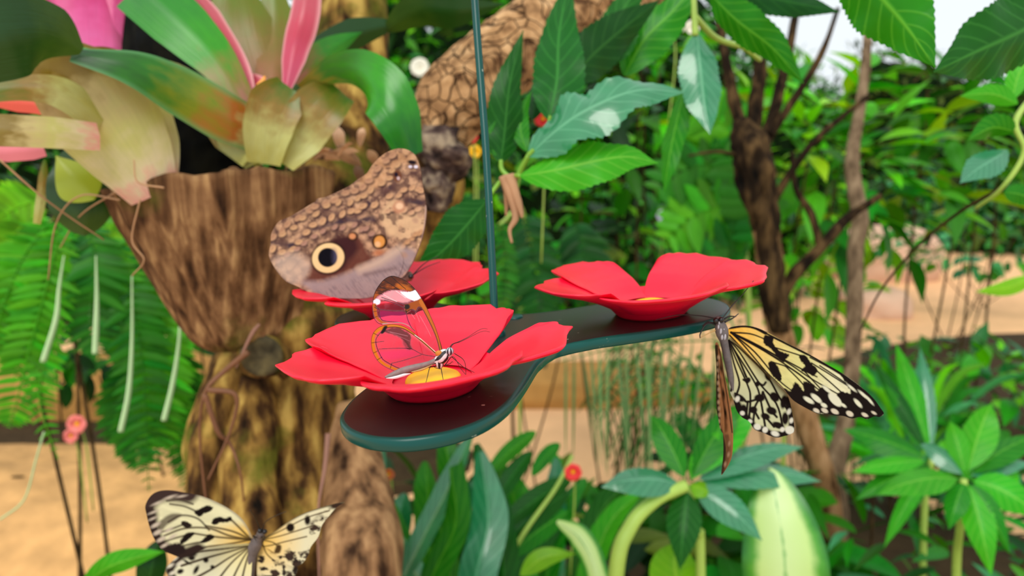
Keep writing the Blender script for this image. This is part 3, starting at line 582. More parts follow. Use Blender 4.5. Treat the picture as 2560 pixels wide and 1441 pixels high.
# --- owl butterfly, wings closed, on the rear flower
OO, OK = (650, 360), 3.602
def paint_owl(p):
    X, Y = p.X, p.Y; q = np.stack([X, Y], -1); ax = (X * .82 - Y * .57); ay = (X * .57 + Y * .82)
    wp = np.stack([fbm(q / 70, 1) - .5, fbm(q / 70, 2) - .5], -1); w_ = np.stack([ax, ay], -1) + wp * 60
    tan, br, dk = lin(204, 158, 122), lin(88, 60, 54), lin(62, 42, 46)
    cell = w_ / np.array([112, 84]); i = np.floor(cell); best = np.full(len(X), 9.)
    for a in (-1, 0, 1):
        for b in (-1, 0, 1):
            g = i + [a, b]; jx = hash3(g[:, 0].astype(int) + 50, g[:, 1].astype(int) + 50, np.zeros(len(g), int), 3); jy = hash3(g[:, 0].astype(int) + 50, g[:, 1].astype(int) + 50, np.ones(len(g), int), 3)
            best = np.minimum(best, np.hypot(cell[:, 0] - g[:, 0] - .25 - .5 * jx, cell[:, 1] - g[:, 1] - .25 - .5 * jy))
    sc = np.clip(1.25 - best * 1.7, 0, 1); sc = sc * (.75 + .5 * fbm(q / 22, 4)); sc = np.clip(sc, 0, 1)[:, None]
    p.c[:, :3] = br * (1 - sc) + tan * sc
    def scal(l, w1, rgb, soft, amt=1): p.line(l, w1, rgb, soft, amt=amt)
    # forewing apex: warm tan
    p.poly([(900, 330), (1000, 200), (1120, 80), (1260, 40), (1380, 110), (1330, 170), (1230, 200), (1150, 330), (1020, 430), (930, 420)], (214, 158, 108), 26, amt=.5)
    # cream area right of the discal bar
    p.poly([(1090, 640), (1180, 500), (1260, 560), (1330, 640), (1490, 570), (1485, 780), (1440, 960), (1330, 940), (1230, 850), (1140, 800)], (228, 188, 142), 24, amt=.75)
    # dark bars
    p.line([(1480, 560), (1380, 510), (1280, 490), (1180, 400), (1050, 480), (980, 530), (900, 640), (760, 660), (620, 600), (500, 560), (330, 640)], 40, (92, 64, 62), 22, amt=.75)
    p.line([(1420, 230), (1330, 260), (1230, 330), (1180, 400), (1050, 420)], 40, (112, 78, 70), 20, amt=.7)
    p.line([(80, 880), (300, 910), (420, 800), (600, 740), (760, 690), (900, 700), (1020, 680)], 34, (74, 56, 66), 18, amt=.8)
    for x, y, a, b, r in ((300, 920, 60, 26, 10), (740, 690, 56, 26, -20), (950, 680, 70, 20, -20), (1400, 520, 90, 24, 10), (980, 530, 26, 36, 0), (1180, 390, 22, 22, 0), (600, 690, 26, 40, 0)): p.ell(x, y, a, b, r, (58, 44, 56), 10, amt=.85)
    n_ = fbm(q / 26, 21)
    p.put((fbm(q / 55, 21) - .52) * 7, (92, 62, 56), amt=.7); p.put((fbm(q / 60, 31) - .58) * 8, (214, 168, 128), amt=.4)
    # rows of pale scalloped crescents
    rr_ = random.Random(3)
    for l, c, k_ in (([(130, 840), (260, 720), (420, 610), (560, 540), (740, 480), (880, 400), (980, 320), (1080, 200), (1200, 110)], (196, 148, 112), 1.15), ([(200, 800), (360, 690), (560, 580), (760, 520), (900, 480), (1040, 400), (1150, 300), (1260, 200)], (214, 166, 120), 1.0),
                  ([(110, 960), (240, 990), (330, 900), (460, 760), (600, 680), (760, 620), (900, 590), (1010, 560)], (220, 170, 124), 1.1), ([(160, 1060), (330, 960), (470, 860), (620, 780), (780, 740), (920, 760), (1020, 800)], (186, 140, 118), .9),
                  ([(1180, 480), (1290, 430), (1400, 400), (1470, 440)], (220, 170, 126), 1.0), ([(1220, 960), (1300, 880), (1390, 850), (1450, 790)], (214, 164, 116), .9), ([(1130, 600), (1220, 560), (1330, 600), (1430, 600)], (226, 178, 136), .9)):
        for x, y in spline(l, len(l) * 2 - 2):
            x += rr_.uniform(-24, 24); y += rr_.uniform(-18, 18); an = -35 + rr_.uniform(-22, 22)
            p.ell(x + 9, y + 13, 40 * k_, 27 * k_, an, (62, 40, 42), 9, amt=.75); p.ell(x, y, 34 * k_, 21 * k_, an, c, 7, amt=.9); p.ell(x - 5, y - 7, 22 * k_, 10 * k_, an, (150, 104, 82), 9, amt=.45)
    # lower left pale + grey violet lower margin, dark maroon field round the eyespot
    p.poly([(120, 1060), (300, 980), (420, 1040), (470, 1120), (390, 1250), (250, 1250)], (206, 178, 158), 40, amt=.65)
    p.poly([(440, 1180), (500, 1010), (620, 900), (760, 830), (900, 850), (960, 960), (1000, 1040), (880, 1110), (740, 1170), (560, 1230), (400, 1250)], (104, 58, 46), 26, amt=.95)
    p.poly([(640, 870), (760, 820), (860, 860), (880, 960), (800, 1060), (740, 1140), (760, 1000)], (58, 28, 32), 30, amt=.9)
    p.poly([(380, 1250), (560, 1235), (740, 1180), (880, 1120), (1000, 1060), (1120, 1000), (1230, 940), (1400, 960), (1360, 1100), (1200, 1260), (960, 1400), (600, 1400)], (164, 144, 142), 26, amt=.92)
    st = fbm(np.stack([(X * .8 - Y * .6) / 9, (X * .6 + Y * .8) / 60], -1), 9); p.put((st - .5) * 5 * np.clip((Y * 1.0 + X * .35 - 1480) / 60, 0, 1), (118, 102, 106), amt=.5)
    p.line([(900, 1130), (1040, 1080), (1160, 1010), (1260, 940)], 60, (216, 186, 156), 34, amt=.7); p.line([(940, 1180), (1080, 1150), (1220, 1120)], 26, (116, 94, 92), 18, amt=.7)
    # eyespots
    p.ell(616, 1028, 162, 150, -20, (46, 26, 24), 14); p.ell(614, 1028, 146, 132, -20, (244, 206, 146), 6); p.ell(608, 1024, 86, 86, 0, (14, 12, 20), 5)
    p.ell(668, 1010, 26, 56, 0, (92, 88, 116), 16, amt=.8); p.ell(640, 1010, 34, 60, 0, (14, 12, 20), 14, amt=.7)
    p.ell(1078, 882, 70, 70, 0, (56, 30, 14), 8); p.ell(1076, 880, 48, 52, 10, (222, 150, 74), 7); p.ell(1060, 905, 26, 26, 0, (236, 184, 130), 9)
    p.ell(1068, 980, 50, 26, -10, (190, 116, 76), 14, amt=.8)
    p.ell(838, 834, 46, 42, 0, (60, 34, 26), 9); p.ell(832, 832, 30, 26, 0, (214, 142, 94), 8)
    p.ell(1238, 290, 38, 54, 0, (112, 66, 44), 10); p.ell(1226, 276, 17, 20, 0, (30, 20, 36), 6); p.ell(1246, 310, 14, 16, 0, (206, 176, 176), 6)
    p.ell(1370, 165, 40, 18, 10, (28, 18, 28), 6); p.ell(1354, 205, 16, 12, 0, (226, 214, 226), 5); p.ell(1404, 206, 18, 14, 0, (230, 220, 232), 5)
    p.ell(1250, 570, 52, 56, 20, (196, 138, 104), 14); p.ell(1256, 560, 34, 30, 0, (240, 196, 156), 10)
    for x, y in ((1400, 690), (1440, 640), (1380, 900), (1300, 1000)): p.ell(x, y, 30, 24, 40, (178, 138, 112), 12, amt=.7)
    p.line([(1495, 560), (1485, 720), (1450, 900), (1380, 1080), (1300, 1200)], 14, (186, 156, 140), 6)
    p.line([(60, 800), (90, 1050), (200, 1200), (290, 1275)], 10, (90, 66, 66), 8, amt=.6); p.c[:, :3] *= .82
owl = thing('owl_butterfly', 'large brown owl butterfly with closed wings and a big yellow-ringed eyespot on the rear flower', 'butterfly', P(985, 720, .386))
od = lambda x, y: .381 + (y - 560) * -.00001 + .0016 * np.sin((x - 700) / 130.)
OWL_F = [(1270, 1210), (1360, 1090), (1430, 930), (1475, 780), (1497, 620), (1490, 520), (1465, 380), (1440, 220), (1400, 110), (1340, 58), (1255, 40), (1170, 62), (1090, 110), (1010, 190), (960, 265), (880, 320), (800, 380), (700, 430), (600, 475), (500, 525), (640, 760), (900, 1000), (1150, 1180)]
OWL_H = [(1240, 1210), (1180, 1260), (1080, 1350), (960, 1388), (780, 1392), (600, 1378), (450, 1340), (330, 1280), (240, 1240), (170, 1170), (110, 1080), (80, 1000), (95, 900), (105, 800), (170, 700), (260, 660), (380, 590), (500, 520), (640, 480), (780, 470), (900, 560), (1010, 660), (1080, 780), (1200, 900), (1290, 1040)]
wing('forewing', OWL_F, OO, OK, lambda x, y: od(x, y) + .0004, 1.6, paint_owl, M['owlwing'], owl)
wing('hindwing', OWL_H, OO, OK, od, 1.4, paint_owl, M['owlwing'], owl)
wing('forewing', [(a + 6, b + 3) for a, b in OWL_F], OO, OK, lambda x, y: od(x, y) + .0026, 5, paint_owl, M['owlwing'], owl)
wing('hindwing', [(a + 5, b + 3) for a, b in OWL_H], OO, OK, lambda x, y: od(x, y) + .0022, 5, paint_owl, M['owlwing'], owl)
M['obody'] = plain('brown_fur', lin(112, 86, 72), .85, .4, 400, .5, .0005)
obj('body', tube(px([(852, 735, .389), (890, 731, .3885), (940, 722, .387), (975, 710, .386), (1000, 700, .385), (1022, 692, .386), (1034, 690, .386)]), [.0008, .0024, .0026, .0026, .0030, .0036, .0034, .0024, .0026, .0008], 50, 16, barkdisp(4, .1, 400)), M['obody'], owl)
obj('eye', ball(P(1027, 692, .3835), .0013), M['black'], owl); obj('eye', ball(P(1027, 692, .3885), .0013), M['black'], owl)
legs(owl, [[(985, 715, .384), (980, 735, .376), (968, 748, .372)], [(1000, 708, .384), (1012, 735, .376), (1010, 752, .372)], [(1005, 706, .387), (1030, 722, .392), (1036, 742, .392)]], M['obody'], .0005)
legs(owl, [[(1032, 688, .384), (1060, 660, .383), (1095, 640, .382)], [(1032, 688, .388), (1066, 668, .392), (1100, 655, .394)]], M['black'], .00022, 'antenna')

# --- glasswing on the front flower
GO, GK = (900, 670), 4.366
def gbase(p, c=(196, 110, 128), a=.08):
    p.c[:, :3] = lin(*c); p.c[:, 3] = a
    st = fbm(np.stack([(p.X + p.Y * .6) / 16, (p.Y - p.X) / 110], -1), 9); p.c[:, 3] += np.clip(st - .56, 0, 1) * .5
BR, OR, BK = (74, 30, 8), (176, 88, 10), (22, 8, 8)
G_F = [(897, 905), (865, 770), (825, 650), (780, 545), (722, 420), (662, 318), (590, 218), (500, 140), (400, 95), (330, 90), (260, 128), (200, 198), (160, 270), (140, 350), (133, 440), (148, 540), (190, 602), (250, 622), (320, 612), (440, 606), (520, 632), (590, 685), (670, 760), (760, 850), (835, 915)]
G_H = [(838, 935), (750, 850), (650, 760), (560, 690), (480, 640), (380, 616), (280, 622), (200, 652), (145, 708), (122, 780), (124, 860), (140, 925), (182, 1005), (240, 1062), (320, 1107), (420, 1141), (530, 1150), (640, 1122), (740, 1078), (830, 1025)]
def paint_gf(p):
    gbase(p); X, Y = p.X, p.Y
    p.poly([(225, 470), (380, 480), (490, 490), (560, 640), (440, 600), (240, 570), (215, 520)], (206, 60, 130), 8, .30)
    p.poly([(175, 395), (190, 320), (320, 250), (450, 250), (560, 340), (500, 385), (360, 365), (220, 350)], (244, 178, 184), 12, .62, rough=6)
    p.poly([(440, 262), (520, 262), (600, 240), (640, 280), (668, 330), (610, 366), (545, 345), (490, 310)], (250, 244, 250), 6, 1.0, rough=5)
    p.poly([(148, 352), (180, 335), (222, 358), (214, 395), (172, 405), (146, 385)], (246, 226, 234), 6, .95)
    p.line([(250, 290), (400, 370)], 5, (250, 225, 225), 3, .8); p.line([(390, 250), (500, 330)], 5, (250, 235, 235), 3, .8)
    p.poly([(140, 350), (160, 262), (200, 190), (260, 120), (330, 80), (410, 90), (505, 135), (600, 225), (585, 250), (540, 262), (480, 238), (420, 245), (330, 244), (270, 268), (190, 312), (165, 345)], BR, 5, 1, rough=4)
    n_ = fbm(np.stack([X / 60, Y / 26], -1), 12); m_ = (p.c[:, 0] < .2) & (p.c[:, 3] > .9)
    p.put(np.where(m_, (n_ - .45) * 3, 0) * np.clip((Y - 110) / 120, 0, 1), (176, 84, 12), 1, .8); p.poly([(400, 180), (500, 190), (570, 240), (530, 250), (430, 235)], (206, 110, 16), 14, 1, .6)
    for l in ([(200, 200), (330, 250)], [(165, 275), (250, 290)], [(260, 130), (430, 240)], [(340, 95), (500, 235)]): p.line(l, 7, (34, 12, 8), 3, 1)
    p.poly([(485, 400), (520, 392), (570, 372), (640, 345), (668, 335), (712, 400), (740, 470), (700, 450), (640, 425), (612, 468), (575, 452), (515, 490), (490, 470)], (150, 72, 12), 6, 1, rough=5)
    p.ell(515, 425, 30, 30, 0, (30, 16, 10), 8, 1); p.line([(500, 485), (560, 455), (610, 475), (640, 430), (690, 445)], 9, (40, 14, 8), 3, 1)
    p.line([(893, 905), (862, 780), (820, 665), (770, 560), (712, 430), (680, 370)], 46, (182, 100, 24), 5, 1, w2=70)
    p.line([(870, 905), (842, 790), (800, 680), (745, 565), (690, 460)], 9, (52, 18, 8), 4, 1); p.line([(897, 900), (865, 770), (825, 650), (780, 545), (722, 420), (662, 318), (590, 218), (500, 140), (400, 95), (330, 92), (260, 130), (200, 200), (160, 270), (141, 350), (135, 440), (150, 540), (190, 600), (250, 621)], 10, BK, 3, 1)
    p.line([(158, 410), (166, 480), (185, 545), (235, 592), (290, 606)], 44, OR, 5, 1, w2=24); p.line([(165, 410), (210, 460), (214, 520), (240, 570), (300, 585), (440, 600), (530, 636), (590, 690)], 9, BK, 3, 1)
    for l in ([(146, 480), (200, 470)], [(150, 545), (215, 520)]): p.line(l, 5, BK, 2, 1)
    p.line([(250, 612), (330, 608), (440, 604), (520, 630), (590, 685)], 14, (190, 170, 160), 5, .9, .8)
    for l in ([(495, 405), (380, 370), (235, 322)], [(490, 440), (390, 392), (262, 352)], [(500, 472), (330, 465), (200, 450), (160, 430)], [(505, 480), (520, 560), (560, 650), (600, 690)], [(500, 440), (505, 490)]): p.line(l, 8, BK, 2.5, 1)
    for l in ([(610, 490), (650, 590)], [(650, 520), (720, 640), (775, 750)], [(560, 500), (600, 560)]): p.line(l, 3, (250, 200, 210), 3, .55)
def paint_gh(p):
    gbase(p); X, Y = p.X, p.Y
    p.poly([(215, 920), (500, 890), (640, 940), (480, 985), (300, 1010)], (232, 70, 150), 20, .22); p.line([(560, 720), (700, 830), (820, 930)], 26, (250, 170, 180), 16, .35)
    p.poly([(258, 692), (330, 655), (420, 655), (520, 705), (560, 760), (548, 830), (575, 888), (545, 892), (510, 842), (470, 790), (380, 742), (300, 715)], (112, 56, 58), 9, .92, rough=8)
    p.line([(330, 700), (520, 745)], 3, (220, 180, 190), 3, .8, .6); p.line([(300, 690), (540, 800)], 3, (200, 150, 160), 3, .8, .5); p.ell(500, 840, 26, 60, -30, (62, 26, 24), 12, 1, .7)
    inner = [(820, 930), (740, 858), (640, 775), (555, 712), (470, 665), (380, 648), (300, 655), (240, 690), (190, 750), (172, 800), (185, 870), (215, 940), (250, 1000), (320, 1046), (420, 1095), (540, 1118), (640, 1095), (760, 1045)]
    p.line([(838, 930), (750, 853), (650, 765), (560, 698), (480, 650), (380, 628), (290, 636)], 40, (200, 124, 34), 5, 1, w2=42)
    p.line([(290, 636), (210, 668), (155, 720), (140, 800), (150, 880), (175, 945), (215, 1010), (280, 1060), (370, 1100), (450, 1124), (540, 1134), (660, 1106)], 52, (206, 120, 16), 5, 1, w2=20)
    p.line(inner[:8], 9, (46, 18, 8), 3, 1); p.line(inner[7:], 9, BK, 3, 1); p.line([(820, 915), (700, 805), (600, 735)], 7, (250, 236, 226), 3, 1)
    p.line(G_H[2:] , 9, BK, 3, 1)
    p.poly([(262, 640), (300, 640), (262, 712), (226, 716)], BK, 7, 1)
    for l in ([(130, 820), (178, 812)], [(150, 930), (200, 905)], [(190, 1005), (240, 975)], [(330, 1100), (345, 1050)], [(150, 715), (200, 740)]): p.line(l, 6, BK, 2, 1)
    for l in ([(205, 888), (360, 880), (510, 880), (570, 888), (680, 945), (820, 970)], [(340, 1045), (480, 1010), (670, 950)], [(182, 812), (260, 802)], [(510, 880), (545, 892)]): p.line(l, 7, BK, 2.5, 1)
glass = thing('glasswing_butterfly', 'small glasswing butterfly with clear orange-edged wings on the yellow centre of the front flower', 'butterfly', P(1105, 905, .262))
gd = .2610
wing('forewing', G_F, GO, GK, lambda x, y: gd + .0012 + (y - 880) * -.000012, .95, paint_gf, M['glass'], glass)
wing('hindwing', G_H, GO, GK, lambda x, y: gd + .0004 + (1100 - x) * -.000012, .95, paint_gh, M['glass'], glass)
def faint(f):
    def g(p): f(p); p.c[:, 3] = np.where(p.c[:, 3] < .9, .02, p.c[:, 3])
    return g
wing('forewing', [(a * .995 + 3, b * .995 + 3) for a, b in G_F], GO, GK, lambda x, y: gd + .0032 + (y - 880) * -.000012, 1.5, faint(paint_gf), M['glass'], glass)
wing('hindwing', [(a * .995 + 3, b * .995 + 4) for a, b in G_H], GO, GK, lambda x, y: gd + .0026 + (1100 - x) * -.000012, 1.5, faint(paint_gh), M['glass'], glass)
gz = lambda x, y, d=0.0: (900 + x / GK, 670 + y / GK, gd + d)
# thorax + head + abdomen as one body
bd = obj('body', tube(px([gz(272, 1196, -.005), gz(350, 1170, -.004), gz(480, 1120, -.003), gz(620, 1085, -.002), gz(740, 1050, -.001), gz(830, 1015, 0), gz(880, 990, 0), gz(930, 935, 0), gz(965, 915, 0), gz(990, 905, 0)]),
     [.0003, .0007, .0010, .0012, .00125, .0012, .0010, .0009, .0010, .0017, .0022, .0022, .0017, .0010, .0013, .0004], 90, 18), M['abdomen'], glass)
bd.data.materials.append(M['gbody']); ms = np.empty(len(bd.data.polygons) * 3); bd.data.polygons.foreach_get('center', ms); cxm = ms.reshape(-1, 3)[:, 0] + P(1105, 905, .262)[0]
bd.data.polygons.foreach_set('material_index', (cxm > P(900 + 820 / GK, 900, gd)[0]).astype(np.int32))
obj('thorax_fur', ball(P(*gz(868, 1030)), (.0015, .0014, .0026)), M['gbody'], glass, 'black and white striped underside of the thorax')
M['white'] = plain('white_scales', lin(226, 216, 216), .7, .1, 500, 0)
obj('abdomen_underside', tube(px([gz(285, 1206, -.0055), gz(380, 1200, -.0052), gz(480, 1172, -.0045), gz(555, 1155, -.004)]), [.0001, .0006, .0006, .0001], 20, 8), M['white'], glass, 'white underside of the abdomen')
obj('abdomen_underside', tube(px([gz(560, 1140, -.0032), gz(680, 1110, -.0028), gz(790, 1060, -.0015)]), [.0002, .0004, .0001], 20, 8), M['palechitin'], glass, 'tan underside of the abdomen')
obj('wing_root', ball(P(*gz(862, 938, -.0012)), (.0013, .0008, .0012)), plain('orange_fur', lin(196, 126, 40), .7, .3, 600, .3, .0002), glass, 'orange wing roots')
obj('eye', ball(P(*gz(978, 912, -.0009)), (.0015, .0012, .0014)), M['eye'], glass, 'grey banded eye'); obj('eye', ball(P(*gz(978, 912, .0009)), (.0014, .0012, .0013)), M['eye'], glass)
obj('palp', tube(px([gz(1000, 930), gz(985, 955), gz(955, 975)]), [.0006, .0005, .0002], 12, 8), M['white'], glass)
legs(glass, [[gz(775, 1075, -.001), gz(755, 1110, -.003), gz(725, 1235, -.006), gz(700, 1275, -.0065), gz(665, 1308, -.0065)], [gz(885, 1100, -.001), gz(900, 1180, -.004), gz(912, 1260, -.006), gz(920, 1330, -.0075)],
             [gz(930, 1060), gz(1015, 970, -.001), gz(1100, 1100, -.001), gz(1170, 1185, -.001)], [gz(930, 1065), gz(985, 1045), gz(1005, 1025, -.001), gz(1018, 1035, -.001)],
             [gz(1030, 935), gz(1120, 995, .001), gz(1150, 1060, .001), gz(1155, 1170, .002)], [gz(1005, 975), gz(1130, 1085, 0), gz(1200, 1120, .001), gz(1280, 1158, .002)], [gz(800, 1070), gz(830, 1095), gz(880, 1102, -.001)]], M['black'], .00011)
legs(glass, [[gz(975, 880, -.001), gz(1005, 835, -.001), gz(1080, 805), gz(1180, 755, .001), gz(1280, 690, .001), gz(1345, 662, .001), gz(1392, 668, .001)], [gz(985, 880, .001), gz(1020, 832, .001), gz(1100, 805, .002), gz(1220, 745, .003), gz(1310, 702, .003), gz(1370, 692, .003), gz(1418, 702, .003)]], M['black'], .0001, 'antenna')

# ------------------------------------------------------------------ tree trunk with limbs
M['moss'] = barkmat('mossy_bark', [lin(14, 9, 5), lin(70, 46, 24), lin(138, 104, 50), lin(186, 152, 78)], 62, (1, 1, .3), moss=lin(96, 96, 30), mosslo=.55, bs=1, bd=.01)
M['brown'] = barkmat('brown_root', [lin(52, 34, 22), lin(134, 98, 66), lin(176, 136, 94)], 80, (1, 1, .18))
M['cork'] = barkmat('cracked_cork', [lin(96, 66, 42), lin(172, 130, 88), lin(206, 164, 118)], 60, (1, 1, 1), crack=60, bs=1.0, bd=.008)
M['gnarl'] = barkmat('grey_gnarled_bark', [lin(24, 17, 17), lin(86, 68, 62), lin(160, 140, 116)], 80, (1, 1, 1), bs=1, bd=.01)
M['cutwood'] = barkmat('weathered_cut_wood', [lin(34, 30, 22), lin(74, 66, 46), lin(104, 92, 60)], 60, (1, 1, 1), bs=.6)
M['log'] = barkmat('split_log_wood', [lin(44, 27, 16), lin(92, 62, 38), lin(128, 92, 60), lin(168, 130, 86)], 120, (1, 1, .045), bs=1, bd=.006, moss=lin(84, 78, 30), mosslo=.57)
M['dhollow'] = barkmat('shade_black_bark', [lin(1, 1, 1), lin(6, 6, 3), lin(20, 18, 8)], 50, (1, 1, .3))  # near-black bark, the shade of the hollow put into its colour
tree = thing('mossy_tree', 'mossy brown tree trunk with sawn stub and diagonal limb behind the log planter', 'tree', P(700, 1560, .74))
obj('trunk', tube(px([(700, 2700, .80), (700, 1900, .76), (705, 1500, .74), (700, 1250, .73), (695, 1050, .72), (725, 900, .72), (800, 700, .74), (860, 400, .78), (880, 150, .82), (870, -300, .86)]), [.10, .095, .09, .084, .075, .062, .054, .046, .038, .036], 120, 44, barkdisp(2, .22, 14, 2.4)), M['moss'], tree)
obj('root', tube(px([(850, 1010, .70), (880, 1150, .69), (900, 1300, .67), (905, 1500, .65), (900, 2400, .7)]), [.016, .024, .030, .036, .036, .03], 60, 22, barkdisp(5, .2, 22)), M['brown'], tree, 'smooth tan root beside the trunk')
obj('root', tube(px([(620, 900, .66), (560, 1000, .66), (525, 1150, .66), (530, 1350, .66), (520, 1600, .68), (520, 2400, .7)]), [.010, .014, .020, .024, .024], 60, 20, barkdisp(6, .3, 26)), M['moss'], tree)
obj('root', tube(px([(640, 940, .655), (640, 1060, .65), (625, 1200, .645), (640, 1500, .64), (640, 2400, .7)]), [.012, .020, .024, .026, .03], 60, 20, barkdisp(16, .3, 26)), M['moss'], tree)
obj('limb', tube(px([(640, 870, .62), (740, 790, .64), (860, 750, .68), (1000, 640, .72), (1085, 500, .70), (1092, 420, .69), (1080, 360, .685)]), [.034, .040, .036, .026, .020, .024, .024, .02], 90, 30, barkdisp(8, .3, 24)), M['moss'], tree)
obj('limb_knot', tube(px([(1060, 350, .672), (1100, 375, .665), (1135, 390, .665), (1150, 372, .67)]), [.014, .021, .020, .008], 40, 24, barkdisp(12, .6, 60, 4)), M['gnarl'], tree, 'dark gnarled knot at the end of the limb')
obj('limb_knot', tube(px([(1085, 420, .668), (1092, 470, .668), (1085, 530, .67)]), [.014, .016, .008], 30, 20, barkdisp(14, .6, 60, 4)), M['gnarl'], tree)
obj('trunk', tube(px([(500, 560, .70), (490, 420, .71), (480, 260, .72), (440, 100, .75), (420, -120, .8)]), [.05, .056, .058, .052, .05], 60, 30, barkdisp(22, .3, 20)), M['dhollow'], tree, 'black stem added as the shade between the bromeliads')  # added stem that fills the dark hollow, its shade painted in
obj('stub', tube(px([(735, 800, .66), (690, 850, .63), (664, 880, .60), (652, 892, .585)]), [.026, .024, .0195, .0185], 30, 28, barkdisp(9, .18, 30)), M['moss'], tree)
c_ = P(651, 893, .5835); ax_ = nrm(P(652, 892, .585) - P(690, 850, .63)); _t = nrm(np.cross(ax_, [0, 0, 1.])); _b = np.cross(ax_, _t)
aa = np.linspace(0, 2 * math.pi, 30, endpoint=False); RR = [c_ + ax_ * h + (np.cos(aa)[:, None] * _t + np.sin(aa)[:, None] * _b) * r for r, h in ((1e-4, .0004), (.007, -.0006), (.012, .0003), (.016, 0), (.0175, -.003))]
obj('cut_face', (np.vstack(RR), gridf(5, 30, True)), M['cutwood'], tree, 'dark weathered sawn end of the stub')
br = thing('cork_branch', 'thick tan branch with cracked corky bark rising diagonally behind the green rod', 'branch', P(1080, 380, .69))
obj('branch', tube(px([(1062, 372, .69), (1090, 330, .69), (1130, 260, .69), (1210, 190, .70), (1300, 110, .72), (1400, 30, .75), (1520, -60, .80), (1700, -200, .9)]), [.018, .030, .036, .037, .037, .036, .034, .03], 110, 44, barkdisp(3, .16, 34, 3)), M['cork'], br)
obj('branch', tube(px([(1400, 130, .76), (1470, 80, .77), (1540, 40, .79), (1640, -60, .84)]), [.014, .026, .026, .024], 50, 30, barkdisp(13, .16, 34, 3)), M['cork'], br)
rs = random.Random(4)
for i, q in enumerate([[(620, 880, .575), (560, 930, .58), (512, 985, .58), (500, 1100, .60), (520, 1300, .62)], [(512, 985, .58), (545, 1080, .59), (575, 1110, .6), (600, 1180, .6), (610, 1260, .62)], [(520, 975, .578), (590, 990, .58), (575, 1080, .59), (520, 1200, .6)],
                       [(820, 1085, .64), (812, 1170, .63), (795, 1290, .62), (800, 1500, .62)], [(700, 760, .585), (640, 820, .575), (608, 880, .575), (590, 920, .58)]]):
    obj('aerial_root', tube(px(q), [.0024, .0018, .0010, .0007], 40, 8, barkdisp(i, .2, 60)), plain('root_skin_%d' % i, lin(116, 74, 46) if i < 3 else lin(140, 98, 80), .7, .25, 60), tree)

# ------------------------------------------------------------------ log planter
pot = thing('log_planter', 'tapered brown log planter hollowed for bromeliads, fixed to the trunk', 'planter', P(600, 850, .60))
c0, c1 = P(562, 452, .60), P(618, 862, .615); axp = nrm(c1 - c0); Lp = np.linalg.norm(c1 - c0); tx_ = nrm(np.cross(axp, [0, 1, 0])); ty_ = np.cross(axp, tx_)
m = 96; a = np.linspace(0, 2 * math.pi, m, endpoint=False)
def potring(h, r, k=1.0, seed=1):
    q = np.stack([np.cos(a) * 2.6 + 5, np.sin(a) * 2.6 + 5, np.full(m, h * 4.)], -1); g = fbm(q * 2.4, seed, 4) - .5
    gr = np.stack([a * 9, np.full(m, h * 6.), np.zeros(m)], -1); lip = (fbm(np.stack([a * 3, a * 0, a * 0], -1), 9) - .5) * .012 * (h < .01)
    rr = r * (1 + .13 * g * k + .05 * k * 1.9 * (vnoise(gr, 3) - .5))
    return c0 + axp * (h + lip)[:, None] + (np.cos(a)[:, None] * tx_ + np.sin(a)[:, None] * ty_) * rr[:, None]
hh = np.linspace(0, Lp, 30); R = [potring(np.full(m, .035), .070), potring(np.full(m, .012), .078), potring(np.full(m, 0.001), .081), potring(np.full(m, -.001), .084)]
for h in hh: R.append(potring(np.full(m, h), np.interp(h / Lp, [0, .2, .5, .8, .95, 1], [.0885, .083, .067, .050, .040, .030])))
R.append(potring(np.full(m, Lp + .004), .012)); R.append(potring(np.full(m, Lp + .004), .0005))
obj('log', (np.vstack(R), gridf(len(R), m, True)), M['log'], pot)
R = [potring(np.full(m, .018 - .006 * (1 - s)), .079 * s, 1.6, 5) for s in (1, .8, .55, .3, .02)]
obj('soil', (np.vstack(R), gridf(5, m, True)), M['soil'], pot)
M['bits'] = plain('dry_leaf', lin(188, 138, 96), .8, .4, 60, .4)
for i in range(34):
    u = rs.uniform(300, 860); v = 500 - (u - 290) * .19 + rs.uniform(-22, 8); s = rs.uniform(18, 46); an = rs.uniform(-.8, .3); d = .545 + rs.uniform(-.02, .03) + abs(u - 560) * .00012
    obj('dry_leaf', blade([(u, v, d), (u + s * math.cos(an) * .5, v + s * math.sin(an) * .5 - 6, d), (u + s * math.cos(an), v + s * math.sin(an), d)], s * .4, LANCE, rs.uniform(-1, 1), .4, n=8, m=2), M['bits'], pot)
for i, (u, v, w_, an) in enumerate([(830, 330, 60, .3), (870, 395, 80, .5), (900, 440, 60, 1.2), (850, 350, 70, 1.4), (935, 400, 60, 1.0), (820, 390, 60, -.2), (905, 345, 50, 1.8)]):
    obj('dry_leaf', blade([(u - w_ * .5 * math.cos(an), v - w_ * .5 * math.sin(an), .60), (u, v - 8, .60), (u + w_ * .5 * math.cos(an), v + w_ * .5 * math.sin(an), .61)], w_ * .45, OVAL, .3, .5, n=10, m=4), plain('dry_leaf_%d' % i, [lin(214, 172, 136), lin(150, 108, 70), lin(110, 76, 50)][i % 3], .8, .3, 50), pot)
M['fibre'] = plain('fibre', lin(176, 132, 92), .8, .2, 80, 0)
for q in ([(300, 500, .52), (200, 490, .53), (140, 560, .54), (120, 700, .56)], [(0, 400, .5), (90, 480, .51), (170, 540, .53), (260, 600, .55)], [(350, 500, .51), (330, 600, .52), (360, 650, .52), (330, 690, .53)], [(410, 470, .5), (345, 455, .5), (335, 400, .5)], [(290, 480, .52), (200, 540, .55), (150, 620, .6)]):
    obj('fibre', tube(px(q), [.0007, .0005], 26, 5), M['fibre'], pot)

